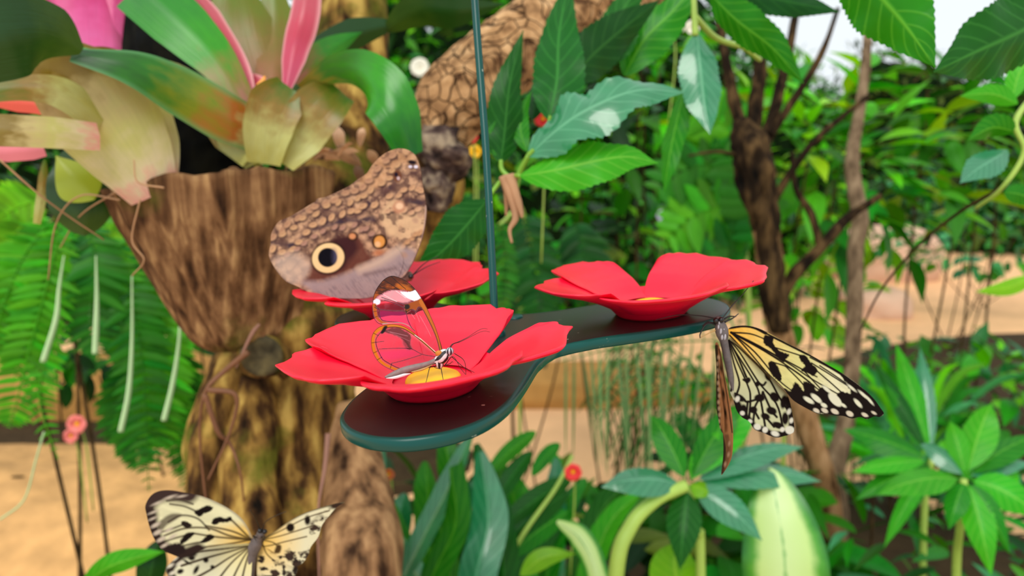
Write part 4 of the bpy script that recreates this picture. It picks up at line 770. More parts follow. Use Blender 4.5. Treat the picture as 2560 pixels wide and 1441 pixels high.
# ------------------------------------------------------------------ bromeliads
cr, pk, ol, gn, dg = lin(206, 196, 140), lin(214, 120, 126), lin(122, 116, 26), lin(60, 150, 30), lin(22, 62, 18)
B = {'long': brommat('bromeliad_long', [(0.0, lin(190, 178, 110)), (.16, lin(176, 104, 44)), (.4, lin(124, 136, 10)), (.65, lin(40, 116, 14)), (1, lin(20, 70, 16))], edge=lin(90, 150, 90)),
     'green': brommat('bromeliad_green', [(0, lin(190, 120, 110)), (.25, lin(136, 132, 50)), (.5, lin(52, 156, 14)), (1, lin(16, 128, 18))], mott=.6),
     'olive': brommat('bromeliad_olive', [(0, lin(214, 120, 120)), (.25, lin(160, 110, 60)), (.6, lin(122, 112, 24)), (1, lin(100, 130, 20))]),
     'pink': brommat('bromeliad_pink', [(0, lin(206, 80, 110)), (.5, lin(206, 70, 90)), (1, lin(196, 90, 100))], mott=.35, edge=lin(235, 170, 170)),
     'magenta': brommat('bromeliad_magenta', [(0, lin(224, 110, 170)), (.5, lin(226, 90, 150)), (1, lin(200, 20, 100))], mott=.35, edge=lin(150, 10, 70)),
     'cream': brommat('bromeliad_cream', [(0, lin(222, 156, 136)), (.14, lin(214, 196, 150)), (.38, lin(190, 184, 104)), (.62, lin(190, 170, 110)), (.8, lin(132, 108, 34)), (1, lin(140, 120, 40))], mott=.4),
     'cup': brommat('bromeliad_cup', [(0, lin(176, 168, 80)), (.3, lin(190, 188, 112)), (.6, lin(150, 120, 50)), (1, lin(80, 116, 20))], mott=.6),
     'rightg': brommat('bromeliad_bright', [(0, lin(150, 130, 60)), (.22, lin(60, 120, 50)), (.5, lin(50, 152, 14)), (1, lin(10, 104, 26))], mott=.5, rough=.25),
     'dark': brommat('bromeliad_dark', [(0, lin(60, 90, 30)), (.5, lin(26, 66, 16)), (1, lin(30, 74, 26))], mott=.4, rough=.4)}
b1 = thing('bromeliad', 'green and pink bromeliad rosette growing from the middle of the log planter', 'plant', P(660, 400, .56), 'bromeliads in the log planter')
def L(par, mat, pts, w_, nm='leaf', lab=None, **k):
    k.setdefault('n', 36); k.setdefault('m', 8); return obj(nm, blade(pts, w_, **k), mat, par, lab)
L(b1, B['olive'], [(655, 330, .57), (632, 180, .59), (600, 60, .60), (585, -60, .60)], 165, prof=STRAP, fold=-.15, cup=-.3)
L(b1, B['pink'], [(620, 300, .55), (590, 170, .56), (530, 60, .57), (470, -40, .58)], 62, prof=STRAP, roll=.6, fold=.4, lab='narrow pink leaf')
L(b1, B['green'], [(630, 300, .54), (560, 170, .54), (470, 70, .54), (350, -40, .55)], 150, prof=STRAP, roll=-.35, fold=.3, widths=[.45, .55, .8, 1, 1.05])
L(b1, B['olive'], [(680, 300, .57), (690, 170, .59), (690, 60, .61), (680, -60, .62)], 95, prof=STRAP, fold=.3)
L(b1, B['pink'], [(715, 220, .545), (732, 120, .55), (752, 40, .55), (765, -50, .56)], 78, prof=STRAP, roll=.4, fold=.6, widths=[.3, .8, 1, 1, .9], lab='upright pink leaf')
L(b1, B['dark'], [(740, 230, .58), (790, 150, .61), (880, 90, .64), (990, 60, .66)], 80, prof=STRAP, roll=-.2, fold=.3)
L(b1, B['green'], [(730, 210, .57), (790, 150, .58), (850, 110, .6), (905, 80, .62)], 66, prof=LANCE, roll=-.2)
L(b1, B['rightg'], [(760, 225, .55), (850, 185, .53), (930, 205, .50), (990, 280, .49), (1030, 390, .50)], 132, prof=STRAP, roll=[-.9, -.5, .1, .3], fold=.25, widths=[.35, .7, .95, 1, .85, .5])
L(b1, B['long'], [(650, 330, .54), (560, 290, .52), (450, 225, .50), (330, 165, .48), (180, 132, .47)], 130, prof=STRAP, roll=[-.1, -.1, -.3, -.8], fold=.25, widths=[.9, 1, .95, .7, .36], lab='long green leaf with orange-brown underside')
L(b1, B['dark'], [(205, 128, .47), (120, 90, .45), (20, 95, .43), (-140, 120, .42)], 210, prof=STRAP, roll=.2, fold=.2, widths=[.12, .7, .95, 1, 1], lab='broad dark green leaf end')
L(b1, B['green'], [(590, 250, .535), (450, 165, .51), (330, 145, .49), (180, 112, .475), (60, 20, .47), (-10, -60, .47)], 46, prof=STRAP, roll=-.9, fold=.5, widths=[.2, .8, 1, .8, .6, .5])
L(b1, B['cup'], [(640, 410, .545), (600, 340, .54), (560, 270, .54), (500, 215, .54)], 110, prof=STRAP, roll=-.2, widths=[.5, 1, .9, .4])
L(b1, B['cup'], [(660, 410, .535), (668, 330, .53), (690, 260, .53), (720, 215, .535)], 130, prof=STRAP, widths=[.6, .9, 1, .5], cup=.5)
L(b1, B['cup'], [(700, 405, .54), (745, 340, .54), (800, 270, .54), (850, 225, .55)], 130, prof=STRAP, roll=.2, widths=[.6, 1, 1, .7], cup=.4)
L(b1, B['cup'], [(620, 400, .54), (560, 340, .55), (510, 290, .56)], 70, prof=STRAP, widths=[.6, 1, .6])
L(b1, B['cup'], [(680, 400, .55), (620, 290, .56), (650, 230, .57)], 110, prof=STRAP, widths=[.8, 1, .9], cup=.4)
L(b1, B['pink'], [(660, 290, .545), (640, 230, .56), (600, 200, .57)], 90, prof=STRAP, widths=[.6, 1, .6])
L(b1, B['dark'], [(960, 80, .66), (1050, 30, .64), (1150, 30, .62), (1260, 10, .62)], 100, prof=LANCE, roll=-.4)
obj('flower_bud', tube(px([(645, 235, .535), (655, 215, .53), (662, 190, .53)]), [.003, .004, .0005], 12, 8), plain('orange_bud', lin(236, 150, 60), .5), b1, 'small orange bud in the cup')
b2 = thing('bromeliad', 'large mottled cream bromeliad with broad pale leaves at the left end of the log planter', 'plant', P(380, 470, .52), 'bromeliads in the log planter')
L(b2, B['cream'], [(385, 490, .52), (330, 400, .51), (262, 300, .50), (190, 190, .49), (150, 120, .48)], 250, prof=STRAP, fold=-.1, cup=-.35, roll=.15, widths=[.5, .82, 1.05, .95, .35], n=44, m=12)
L(b2, B['cream'], [(410, 480, .53), (392, 360, .53), (345, 240, .53), (270, 165, .52), (190, 140, .50)], 120, prof=STRAP, fold=.2, roll=.4, widths=[.5, .9, 1, .8, .3], lab='cream and pink leaf edge')
L(b2, B['cream'], [(250, 340, .49), (150, 330, .47), (60, 325, .46), (-60, 320, .45)], 82, prof=STRAP, roll=-.3, widths=[.9, 1, 1, 1], lab='pale pinkish leaf')
L(b2, B['cup'], [(260, 300, .50), (160, 230, .48), (60, 215, .47), (-60, 230, .46)], 90, prof=STRAP, roll=-.5, widths=[1, 1, .8, .6])
L(b2, plain('coral_leaf', lin(222, 84, 62), .4, .2, 30), [(170, 285, .50), (90, 262, .50), (-40, 252, .50)], 46, prof=STRAP, lab='coral red leaf')
L(b2, plain('pink_leaf', lin(210, 112, 120), .4, .2, 30), [(110, 372, .51), (40, 378, .51), (-40, 384, .51)], 50, prof=STRAP, lab='pink leaf')
L(b2, B['magenta'], [(235, 190, .55), (215, 100, .56), (210, 20, .57), (205, -60, .58)], 165, prof=STRAP, fold=-.1, cup=-.4, widths=[.6, .95, 1, 1], lab='broad magenta leaf')
L(b2, B['magenta'], [(275, 160, .57), (282, 60, .58), (290, -60, .59)], 60, prof=STRAP, fold=.3, widths=[.7, .8, 1], lab='magenta leaf')
L(b2, plain('lime_leaf', lin(132, 156, 20), .4, .2, 20), [(130, 100, .56), (110, 30, .57), (100, -50, .58)], 90, prof=STRAP)
L(b2, B['dark'], [(210, 590, .56), (205, 520, .55), (195, 430, .55), (170, 370, .55)], 150, prof=OVAL, lab='green leaf below the pale leaves')
L(b2, plain('lime_leaf2', lin(150, 164, 30), .4, .3, 20), [(235, 500, .545), (190, 450, .54), (140, 390, .54)], 110, prof=LANCE)
L(b2, B['cup'], [(92, 560, .55), (105, 480, .55), (112, 400, .55)], 22, prof=STRAP)

# ------------------------------------------------------------------ leafy plants close to the camera
lm = {'deep': leafmat('leaf_deep', lin(14, 88, 14), lin(70, 150, 60), .36, vary=.12), 'mid': leafmat('leaf_mid', lin(26, 122, 14), lin(110, 190, 60), .36, vary=.12),
      'blue': leafmat('leaf_bluish', lin(40, 132, 84), lin(120, 196, 150), .32, vary=.1, spec=.9, coat=.8), 'bright': leafmat('leaf_bright', lin(52, 166, 22), lin(140, 210, 80), .38, vary=.12),
      'lime': leafmat('leaf_lime', lin(110, 176, 16), lin(170, 216, 60), .4, vary=.15), 'dark': leafmat('leaf_dark', lin(14, 66, 16), lin(50, 110, 40), .4, vary=.15)}
M['stem'] = plain('green_stem', lin(120, 170, 50), .45, .2, 60, .1)
M['palestem'] = plain('pale_stem', lin(160, 190, 80), .45, .2, 30, .1)
M['twig'] = barkmat('twig', [lin(36, 26, 16), lin(86, 66, 38)], 40, (1, 1, 1))
SR = dict(serr=.10, nser=22, n=67, m=6, ruffle=.10)
sp = thing('seedling', 'serrated-leaf seedling rooted on the limb right of the green rod', 'plant', P(1268, 470, .50))
L(sp, lm['deep'], [(1252, 410, .50), (1262, 330, .50), (1275, 210, .50), (1308, 76, .51)], 96, roll=-.3, fold=.35, **SR)
L(sp, lm['deep'], [(1372, 300, .50), (1392, 200, .51), (1398, 80, .53), (1425, -60, .55)], 132, roll=.2, **SR)
L(sp, lm['blue'], [(1318, 392, .49), (1400, 318, .48), (1490, 262, .475), (1600, 225, .48), (1712, 232, .49)], 165, roll=.8, fold=.15, lab='pale glossy bluish leaf', serr=.14, nser=20, n=67, m=6, ruffle=.22, seed=2)
L(sp, lm['bright'], [(1300, 440, .49), (1390, 425, .48), (1490, 402, .475), (1570, 392, .48), (1645, 408, .485)], 118, roll=.4, **SR)
L(sp, lm['deep'], [(1218, 500, .49), (1170, 560, .48), (1110, 625, .475), (1030, 690, .475)], 116, roll=.25, **SR)
L(sp, lm['mid'], [(1318, 380, .50), (1302, 330, .505), (1306, 280, .51), (1330, 225, .52)], 44, **SR)
L(sp, lm['mid'], [(1240, 390, .50), (1222, 350, .50), (1240, 300, .50)], 30, n=20)
L(sp, lm['dark'], [(1420, 210, .55), (1480, 140, .56), (1560, 70, .57), (1650, 0, .58)], 120, roll=-.2, **SR)
L(sp, lm['dark'], [(1330, 300, .53), (1350, 230, .54), (1400, 140, .55)], 50, **SR)
for q, r in (([(1290, 470, .50), (1300, 430, .498), (1322, 388, .49)], .0022), ([(1275, 445, .498), (1255, 425, .50), (1252, 400, .50)], .0018), ([(1285, 440, .498), (1300, 440, .49)], .0018), ([(1322, 388, .49), (1365, 320, .50), (1376, 290, .50)], .0014), ([(1322, 388, .49), (1335, 375, .488)], .002), ([(1250, 455, .5), (1215, 500, .49)], .0016)):
    obj('stem', tube(px(q), [r, r * .8], 16, 8), M['stem'], sp)
for q in ([(1272, 440, .497), (1290, 490, .495), (1302, 530, .495), (1305, 545, .495)], [(1262, 440, .498), (1280, 500, .497), (1288, 545, .497), (1274, 575, .497), (1280, 608, .497)], [(1280, 440, .497), (1268, 480, .5), (1265, 540, .505)]):
    obj('root', tube(px(q), [.0042, .0030, .0018, .0008], 24, 8, barkdisp(3, .3, 80)), plain('tan_root', lin(176, 132, 96), .8, .3, 60), sp)
sp2 = thing('leafy_branch', 'serrated green leaves hanging from a branch at the upper right', 'plant', P(1740, 60, .60))
L(sp2, lm['blue'], [(1742, 80, .60), (1752, 170, .59), (1762, 260, .585), (1775, 335, .58)], 108, roll=.4, lab='hanging leaf with pale sheen', **SR)
L(sp2, lm['mid'], [(1712, 220, .62), (1690, 310, .61), (1672, 400, .60), (1660, 485, .60)], 66, roll=-.6, **SR)
L(sp2, lm['mid'], [(1770, -20, .56), (1840, 50, .55), (1930, 120, .545), (2008, 208, .54)], 100, roll=-.4, **SR)
L(sp2, lm['dark'], [(1760, 0, .58), (1880, -10, .57), (2000, 10, .57), (2100, 30, .57)], 80, roll=.3, **SR)
L(sp2, lm['mid'], [(2100, -110, .44), (2180, -30, .43), (2260, 60, .425), (2338, 168, .42)], 190, roll=-.2, **SR)
L(sp2, lm['deep'], [(2640, 30, .46), (2550, 80, .45), (2440, 130, .445), (2335, 180, .44)], 190, roll=.3, **SR)
L(sp2, lm['mid'], [(1560, 190, .60), (1610, 100, .60), (1680, 30, .60), (1740, -40, .6)], 120, roll=.3, **SR)
L(sp2, lm['deep'], [(1480, 170, .58), (1530, 100, .58), (1560, 20, .59), (1620, -60, .6)], 110, roll=.3, **SR)
for q in ([(1738, 90, .60), (1735, 20, .60), (1730, -80, .6)], [(1735, 40, .60), (1790, 95, .62), (1860, 120, .64), (1900, 150, .66)], [(1770, -20, .56), (1740, -60, .58)]):
    obj('stem', tube(px(q), [.0028, .0022], 16, 8), M['palestem'], sp2)
sp3 = thing('leafy_branch', 'slender branch with toothed bluish leaves entering at the right edge', 'plant', P(2560, 400, .6))
L(sp3, lm['blue'], [(2520, 375, .60), (2480, 400, .59), (2440, 425, .585), (2400, 458, .58)], 76, roll=-.3, serr=.16, nser=12, n=37, m=6, lab='toothed bluish leaf')
L(sp3, lm['mid'], [(2540, 330, .60), (2480, 320, .6), (2420, 350, .6)], 70, roll=.5, serr=.12, nser=12, n=37)
L(sp3, lm['bright'], [(2545, 260, .60), (2480, 235, .6), (2400, 240, .6)], 50, serr=.12, nser=12, n=37)
L(sp3, lm['bright'], [(2530, 250, .60), (2550, 180, .6), (2600, 120, .6)], 50, serr=.12, nser=12, n=37)
L(sp3, lm['mid'], [(2510, 480, .60), (2560, 490, .6), (2620, 530, .6)], 50, serr=.12, nser=12, n=37)
for q, r in (([(2620, 200, .6), (2540, 300, .60), (2560, 380, .60), (2505, 470, .61), (2440, 520, .64)], .0026), ([(2505, 470, .61), (2400, 530, .66), (2290, 620, .72), (2200, 730, .78), (2150, 830, .85)], .0016)):
    obj('stem', tube(px(q), [r, r * .6], 40, 8), M['palestem'] if r > .002 else M['twig'], sp3)

def rosette(par, root, tips, d, mats, wid=90, arch=.12, **k):
    for i, (u, v, w_) in enumerate(tips):
        du, dv = u - root[0], v - root[1]; l = math.hypot(du, dv)
        a_ = arch * l; dd = d + (-.03 if dv > 0 else .03) * l / 250
        L(par, mats[i % len(mats)], [(root[0] + du * .06, root[1] + dv * .06, d), (root[0] + du * .38, root[1] + dv * .38 - a_ * .6, (d + dd) / 2), (root[0] + du * .72, root[1] + dv * .72 - a_ * .55, dd), (u, v, dd)], w_ * .86, roll=(.65 if du > 0 else -.65) * (abs(du) / l) * (1 if dv < 80 else .4), fold=.3, serr=.09, nser=16, n=49, m=6, seed=i, petiole=.04)
r1 = thing('leafy_shrub', 'rosette of serrated bluish-green leaves on an arching pale stem below the hanging butterfly', 'plant', P(1720, 1441, .80))
rosette(r1, (1720, 1212), [(1503, 1218, 104), (1628, 1040, 84), (1905, 1352, 92), (2052, 1204, 96), (1700, 1425, 100), (2008, 1118, 84), (1850, 1010, 90), (1800, 1080, 70), (1780, 1240, 60), (1900, 1010, 100)], .78, [lm['blue'], lm['mid'], lm['blue'], lm['blue'], lm['deep'], lm['blue'], lm['mid'], lm['bright'], lm['lime'], lm['bright']])
obj('stem', tube(px([(1715, 1215, .78), (1640, 1250, .77), (1575, 1320, .76), (1540, 1441, .76), (1530, 1800, .8), (1530, 2600, .85)]), [.0065, .0075, .0085, .009], 50, 12), M['palestem'], r1)
obj('stem', tube(px([(1722, 1225, .785), (1745, 1330, .80), (1752, 1441, .81), (1755, 2400, .85)]), [.004, .006], 30, 10), M['palestem'], r1)
r2 = thing('leafy_shrub', 'bright green pointed-leaf rosette at the lower right', 'plant', P(2410, 1441, .9))
rosette(r2, (2415, 1195), [(2195, 1238, 96), (2300, 1112, 60), (2478, 1010, 96), (2478, 1440, 84), (2372, 1325, 64), (2525, 1385, 60), (2610, 1300, 100), (2580, 1160, 60), (2375, 1055, 60), (2600, 1090, 80)], .88, [lm['bright'], lm['blue'], lm['bright'], lm['bright'], lm['mid'], lm['mid'], lm['bright'], lm['blue'], lm['bright'], lm['mid']])
obj('stem', tube(px([(2410, 1200, .88), (2400, 1320, .90), (2390, 1500, .94), (2390, 2300, 1.0)]), [.004, .006], 30, 10), M['palestem'], r2)
r3 = thing('leafy_shrub', 'dull green long-leaved plant behind the lower right rosette, left of it', 'plant', P(2310, 1441, 1.1))
rosette(r3, (2330, 1150), [(2110, 1075, 90), (2130, 1180, 60), (2210, 960, 50), (2240, 860, 60), (2180, 900, 46), (2300, 870, 50), (2140, 1250, 60), (2210, 1370, 46), (2260, 1300, 50)], 1.08, [lm['mid'], lm['bright'], lm['mid'], lm['bright'], lm['deep'], lm['blue']], arch=.05)
obj('stem', tube(px([(2330, 1150, 1.08), (2310, 1300, 1.1), (2300, 2000, 1.15)]), [.004, .006], 20, 8), M['palestem'], r3)
# dieffenbachia leaf
def dieff():
    m, n, b, out = newmat('dieffenbachia'); uvn = nd(n, 'ShaderNodeUVMap'); s_ = nd(n, 'ShaderNodeSeparateXYZ'); n.links.new(uvn.outputs[0], s_.inputs[0])
    av = math_(n, 'ABSOLUTE', math_(n, 'SUBTRACT', s_.outputs[1], .5)); nz = noise(n, 30, 4)
    f = math_(n, 'ADD', av, math_(n, 'MULTIPLY', math_(n, 'SUBTRACT', nz, .5), .22))
    c = ramp(n, f, [(0, lin(150, 196, 120)), (.02, lin(206, 232, 160)), (.30, lin(196, 226, 140)), (.40, lin(80, 160, 50)), (.5, lin(40, 120, 40))])
    b.inputs['Roughness'].default_value = .35; finish_leaf(n, b, out, c, .25); return m
M['dieff'] = dieff()
df = thing('dieffenbachia', 'variegated plant with a wide cream-centred green leaf at the bottom edge', 'plant', P(1960, 1600, .85))
L(df, M['dieff'], [(1975, 1700, .80), (1968, 1500, .79), (1955, 1340, .79), (1925, 1170, .82)], 205, prof=OVAL, fold=.12, ruffle=.06)
obj('stem', tube(px([(1975, 1690, .80), (1990, 2100, .84), (1990, 2500, .9)]), [.006, .008], 20, 8), M['palestem'], df)
L(df, M['dieff'], [(1500, 1600, .84), (1490, 1441, .84), (1450, 1350, .85), (1392, 1305, .87)], 64, prof=STRAP, roll=.4, lab='narrow arching pale leaf')
L(df, lm['lime'], [(1300, 1440, .9), (1360, 1395, .9), (1440, 1385, .9)], 50, prof=LANCE)
L(df, lm['lime'], [(1740, 1560, .84), (1690, 1441, .83), (1690, 1360, .84)], 130, prof=OVAL, lab='yellow-green leaf')
L(df, lm['lime'], [(2590, 690, 1.0), (2520, 720, 1.0), (2440, 730, 1.0)], 40, prof=LANCE)
# strap-leaved ginger in the lower middle
stp = thing('strap_leaf_plant', 'clump of long blue-green strap leaves under the front flower', 'plant', P(1200, 1441, .95))
for pts, w_, mt, ro in [([(1100, 1500, .92), (1010, 1400, .9), (935, 1280, .88), (935, 1150, .9), (960, 1060, .92)], 62, 'blue', .2), ([(1010, 1441, .9), (1060, 1340, .9), (1115, 1230, .9), (1180, 1080, .9)], 60, 'blue', -.4), ([(1030, 1560, .9), (1090, 1420, .9), (1140, 1300, .9), (1120, 1150, .9), (1100, 1060, .92)], 70, 'mid', .3),
                        ([(1180, 1600, .88), (1190, 1441, .88), (1220, 1300, .9), (1200, 1130, .92)], 100, 'blue', .3), ([(1140, 1540, .95), (1120, 1400, .95), (1100, 1300, .95), (1140, 1130, .98)], 60, 'mid', -.3), ([(1240, 1600, .95), (1260, 1441, .95), (1240, 1290, .95), (1190, 1110, .98)], 80, 'deep', .1),
                        ([(1000, 1600, .95), (1010, 1480, .95), (1000, 1360, .96), (970, 1240, 1.0)], 60, 'mid', 0), ([(880, 1600, .9), (960, 1500, .9), (1010, 1410, .92), (1080, 1340, .95)], 50, 'mid', 0)]:
    L(stp, lm[mt], pts, w_, prof=STRAP, roll=ro)
for i in range(16):
    u_, v_ = 940 + i * 34, 1560; a_ = rs.uniform(-.5, .6); l = rs.uniform(260, 430)
    L(stp, lm[['mid', 'blue', 'deep', 'bright'][i % 4]], [(u_, v_, 1.06), (u_ + a_ * l * .3, v_ - l * .45, 1.05), (u_ + a_ * l * .7, v_ - l * .8, 1.05), (u_ + a_ * l * 1.3, v_ - l, 1.07)], rs.uniform(50, 80), prof=STRAP, roll=rs.uniform(-.7, .7))
pal = thing('palm_frond', 'dark green feather palm frond with broad leaflets right of the strap leaves', 'plant', P(1250, 1300, 1.0))
obj('stem', tube(px([(1430, 1140, 1.05), (1390, 1220, 1.03), (1300, 1350, 1.0), (1230, 1500, 1.0), (1200, 2000, 1.0)]), [.0025, .004], 30, 8), M['palestem'], pal)
for a_, b_, w_, mt in (((1340, 1080), (1215, 1190), 34, 'mid'), ((1330, 1130), (1230, 1270), 38, 'deep'), ((1400, 1110), (1330, 1190), 30, 'mid'), ((1430, 1195), (1245, 1325), 46, 'deep'), ((1420, 1230), (1270, 1350), 52, 'deep'), ((1420, 1280), (1260, 1400), 52, 'mid'), ((1400, 1320), (1270, 1441), 44, 'deep'), ((1340, 1380), (1300, 1480), 44, 'mid')):
    L(pal, lm[mt], [(*a_, 1.04), ((a_[0] + b_[0]) / 2, (a_[1] + b_[1]) / 2 - 8, 1.02), (*b_, 1.0)], w_ * 1.25, nm='leaflet', prof=OVAL, roll=.2, n=24)
gl = thing('ground_leaf', 'single broad green leaf low at the left, before the tan boulder', 'leaf', P(300, 1441, .7))
L(gl, lm['bright'], [(200, 1470, .7), (270, 1420, .68), (340, 1395, .68), (410, 1380, .68)], 60, prof=LANCE, roll=-.4); L(gl, lm['dark'], [(360, 1500, .7), (375, 1440, .69), (385, 1395, .69), (400, 1350, .7)], 70, prof=OVAL)
obj('stem', tube(px([(200, 1470, .7), (190, 1900, .75), (190, 2700, .8)]), [.003], 16, 6), M['palestem'], gl)

# ------------------------------------------------------------------ small forked tree on the right
M['dtrunk'] = barkmat('dark_trunk', [lin(8, 6, 4), lin(40, 28, 16), lin(92, 70, 42)], 60, (1, 1, .3))
M['ltrunk'] = barkmat('tan_trunk', [lin(70, 48, 28), lin(140, 104, 68), lin(170, 132, 94)], 70, (1, 1, .25))
M['gtrunk'] = barkmat('grey_trunk', [lin(64, 50, 36), lin(112, 92, 70), lin(140, 118, 92)], 70, (1, 1, .25))
ft = thing('forked_tree', 'slim forked tree with dark burl and thin branches right of the feeder', 'tree', P(2080, 2500, 1.45))
obj('trunk', tube(px([(2100, 3000, 1.5), (2090, 2000, 1.42), (2085, 1500, 1.36), (2075, 1330, 1.34), (2060, 1200, 1.32), (2015, 1050, 1.30), (1970, 900, 1.28), (1940, 780, 1.27), (1925, 640, 1.26), (1905, 520, 1.26), (1890, 430, 1.26), (1880, 350, 1.26)]), [.030, .028, .024, .022, .021, .020, .020, .022, .021, .030, .024], 120, 26, barkdisp(31, .25, 16)), M['ltrunk'], ft)
obj('trunk', tube(px([(1950, 830, 1.262), (1935, 720, 1.255), (1922, 600, 1.25), (1900, 500, 1.245), (1886, 430, 1.245), (1872, 360, 1.25), (1850, 300, 1.26)]), [.016, .021, .020, .027, .034, .030, .012], 60, 26, barkdisp(32, .45, 26, 3)), M['dtrunk'], ft, 'dark burled upper trunk')
for q, r in (([(1860, 340, 1.26), (1835, 250, 1.27), (1815, 150, 1.28), (1800, 60, 1.3)], .012), ([(1880, 350, 1.26), (1890, 250, 1.27), (1900, 150, 1.28), (1880, 60, 1.3)], .014), ([(1905, 380, 1.26), (1935, 280, 1.28), (1960, 180, 1.3), (1985, 60, 1.32), (2010, -60, 1.35)], .011),
             ([(1935, 500, 1.26), (1985, 420, 1.25), (2050, 340, 1.24), (2170, 240, 1.24)], .007), ([(1945, 760, 1.27), (1985, 690, 1.26), (2060, 610, 1.26), (2120, 545, 1.27), (2200, 490, 1.28)], .012), ([(2050, 620, 1.26), (2030, 540, 1.26), (1990, 470, 1.26), (1980, 380, 1.27)], .007),
             ([(1890, 400, 1.25), (1800, 380, 1.24), (1720, 390, 1.23)], .004), ([(1925, 340, 1.26), (2010, 210, 1.25), (2060, 120, 1.25), (2095, 20, 1.25)], .007)):
    obj('branch', tube(px(q), [r, r * .8, r * .5], 40, 12, barkdisp(int(r * 9000), .3, 30)), M['dtrunk'] if r > .005 else M['twig'], ft)
obj('trunk', tube(px([(2085, 1500, 1.37), (2092, 1300, 1.36), (2085, 1180, 1.37), (2115, 1060, 1.38), (2130, 900, 1.39), (2138, 740, 1.40), (2140, 620, 1.41), (2150, 540, 1.42), (2130, 400, 1.45), (2160, 200, 1.5), (2180, -60, 1.55)]), [.022, .021, .018, .015, .014, .015, .016, .014, .010, .008], 100, 20, barkdisp(33, .2, 18)), M['gtrunk'], ft, 'straight grey-brown second stem')

# ------------------------------------------------------------------ scattered foliage
def unit_leaf(nm, mat, w=.36, fold=.25, droop=.25, prof=LANCE, n=9, m=4, serr=0):
    t = np.linspace(0, 1, n); x = np.linspace(-1, 1, m + 1); p_ = np.maximum(prof(t), .05) * w / 2
    X_ = p_[:, None] * x[None]; 
    if serr: X_ = X_ * (1 + serr * ((np.arange(n) % 2) * 2 - 1)[:, None] * (np.abs(x) == 1)[None])
    Z_ = fold * np.abs(X_) - droop * (t ** 2)[:, None] * np.ones(m + 1)[None]; Y_ = (t * np.sqrt(1 - .3 * droop))[:, None] * np.ones(m + 1)[None]
    V = np.stack([X_, Y_, Z_], -1).reshape(-1, 3); uv = np.stack([np.repeat(t[:, None], m + 1, 1), np.repeat(((x + 1) / 2)[None], n, 0)], -1).reshape(-1, 2)
    return V, gridf(n, m + 1), uv, mat, nm
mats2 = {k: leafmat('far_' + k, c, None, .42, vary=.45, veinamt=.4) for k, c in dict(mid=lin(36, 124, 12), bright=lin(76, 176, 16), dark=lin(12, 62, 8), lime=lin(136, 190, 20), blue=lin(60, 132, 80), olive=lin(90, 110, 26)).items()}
UL = {}
def get_ul(shape, k):
    if (shape, k) not in UL:
        kw = dict(lance=dict(w=.34), oval=dict(w=.55, prof=OVAL, droop=.2), strap=dict(w=.10, prof=STRAP, droop=.45), toothed=dict(w=.40, n=15, serr=.14), thin=dict(w=.16, droop=.2))[shape]
        V, F, uv, mt, nm = unit_leaf(shape, mats2[k], **kw); UL[(shape, k)] = (mesh('leaf_' + shape, V, F, uv, mat=mt), V, F, uv)
    return UL[(shape, k)]
def orient(dr, roll):
    y = np.array(dr) / np.linalg.norm(dr); x = np.cross(y, [0, 0, 1.]); x = x / (np.linalg.norm(x) + 1e-6); z = np.cross(x, y)
    c, s = math.cos(roll), math.sin(roll); x, z = x * c + z * s, z * c - x * s
    return np.column_stack([x, y, z])
def bush(name, label, u, v, d, rad, n, size, kinds, shape='lance', seed=0, group=None, nst=4, up=.2, cat='shrub'):
    r = np.random.default_rng(seed); c = P(u, v, d); rad = np.array(rad); base = np.array([c[0], c[1], .05]); t = thing(name, label, cat, base, group)
    for s in range(nst):
        e = c + rad * (r.uniform(-.75, .75, 3)); b_ = base + np.array([r.uniform(-.06, .06), r.uniform(-.06, .06), 0]); mpt = (b_ + e) / 2 + r.uniform(-.08, .08, 3) * rad
        obj('stem', tube([b_, mpt, c * .3 + e * .7, e], [.0035, .0028, .0016], 24, 6), M['twig'], t)
    for i in range(n):
        q = r.normal(size=3); q /= np.linalg.norm(q); rr = r.uniform(.25, 1) ** .6; pos = c + q * rad * rr
        dr = q * .8 + r.normal(size=3) * .45; dr[2] = dr[2] * .5 + up - .25
        me = get_ul(shape, kinds[i % len(kinds)])[0]; o = bpy.data.objects.new('leaf', me); COL.objects.link(o); o.parent = t
        s = size * r.uniform(.65, 1.25); Mx = np.eye(4); Mx[:3, :3] = orient(dr, r.uniform(-.6, .6)) * s; Mx[:3, 3] = pos - base; o.matrix_local = Matrix(Mx.tolist())
    return t
SH = 'background shrubs'
bush('shrub', 'dense mid-green shrub behind the seedling right of the rod', 1560, 300, 2.0, (.30, .28, .32), 130, .105, ['mid', 'dark', 'mid', 'bright'], 'lance', 1)
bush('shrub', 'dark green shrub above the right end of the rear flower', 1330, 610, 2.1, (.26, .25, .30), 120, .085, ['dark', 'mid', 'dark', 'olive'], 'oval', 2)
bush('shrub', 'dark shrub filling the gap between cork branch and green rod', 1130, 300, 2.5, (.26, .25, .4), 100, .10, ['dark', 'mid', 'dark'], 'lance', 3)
bush('shrub', 'green shrub directly above the right flower', 1590, 640, 2.3, (.30, .25, .22), 110, .085, ['mid', 'dark', 'bright', 'mid'], 'oval', 4)
bush('leafy_tree', 'bright green leafy crown around the forked tree', 2060, 430, 1.75, (.36, .25, .25), 230, .115, ['bright', 'mid', 'mid', 'bright', 'lime'], 'lance', 5, cat='foliage')
bush('leafy_tree', 'leafy green crown at the upper right behind the big toothed leaves', 2400, 300, 1.9, (.28, .25, .17), 130, .12, ['mid', 'bright', 'mid', 'dark'], 'lance', 6, cat='foliage')
bush('shrub', 'dark-leaved shrub at the far right above the path', 2420, 470, 3.4, (.55, .4, .26), 130, .09, ['dark', 'olive', 'dark', 'mid'], 'oval', 7)
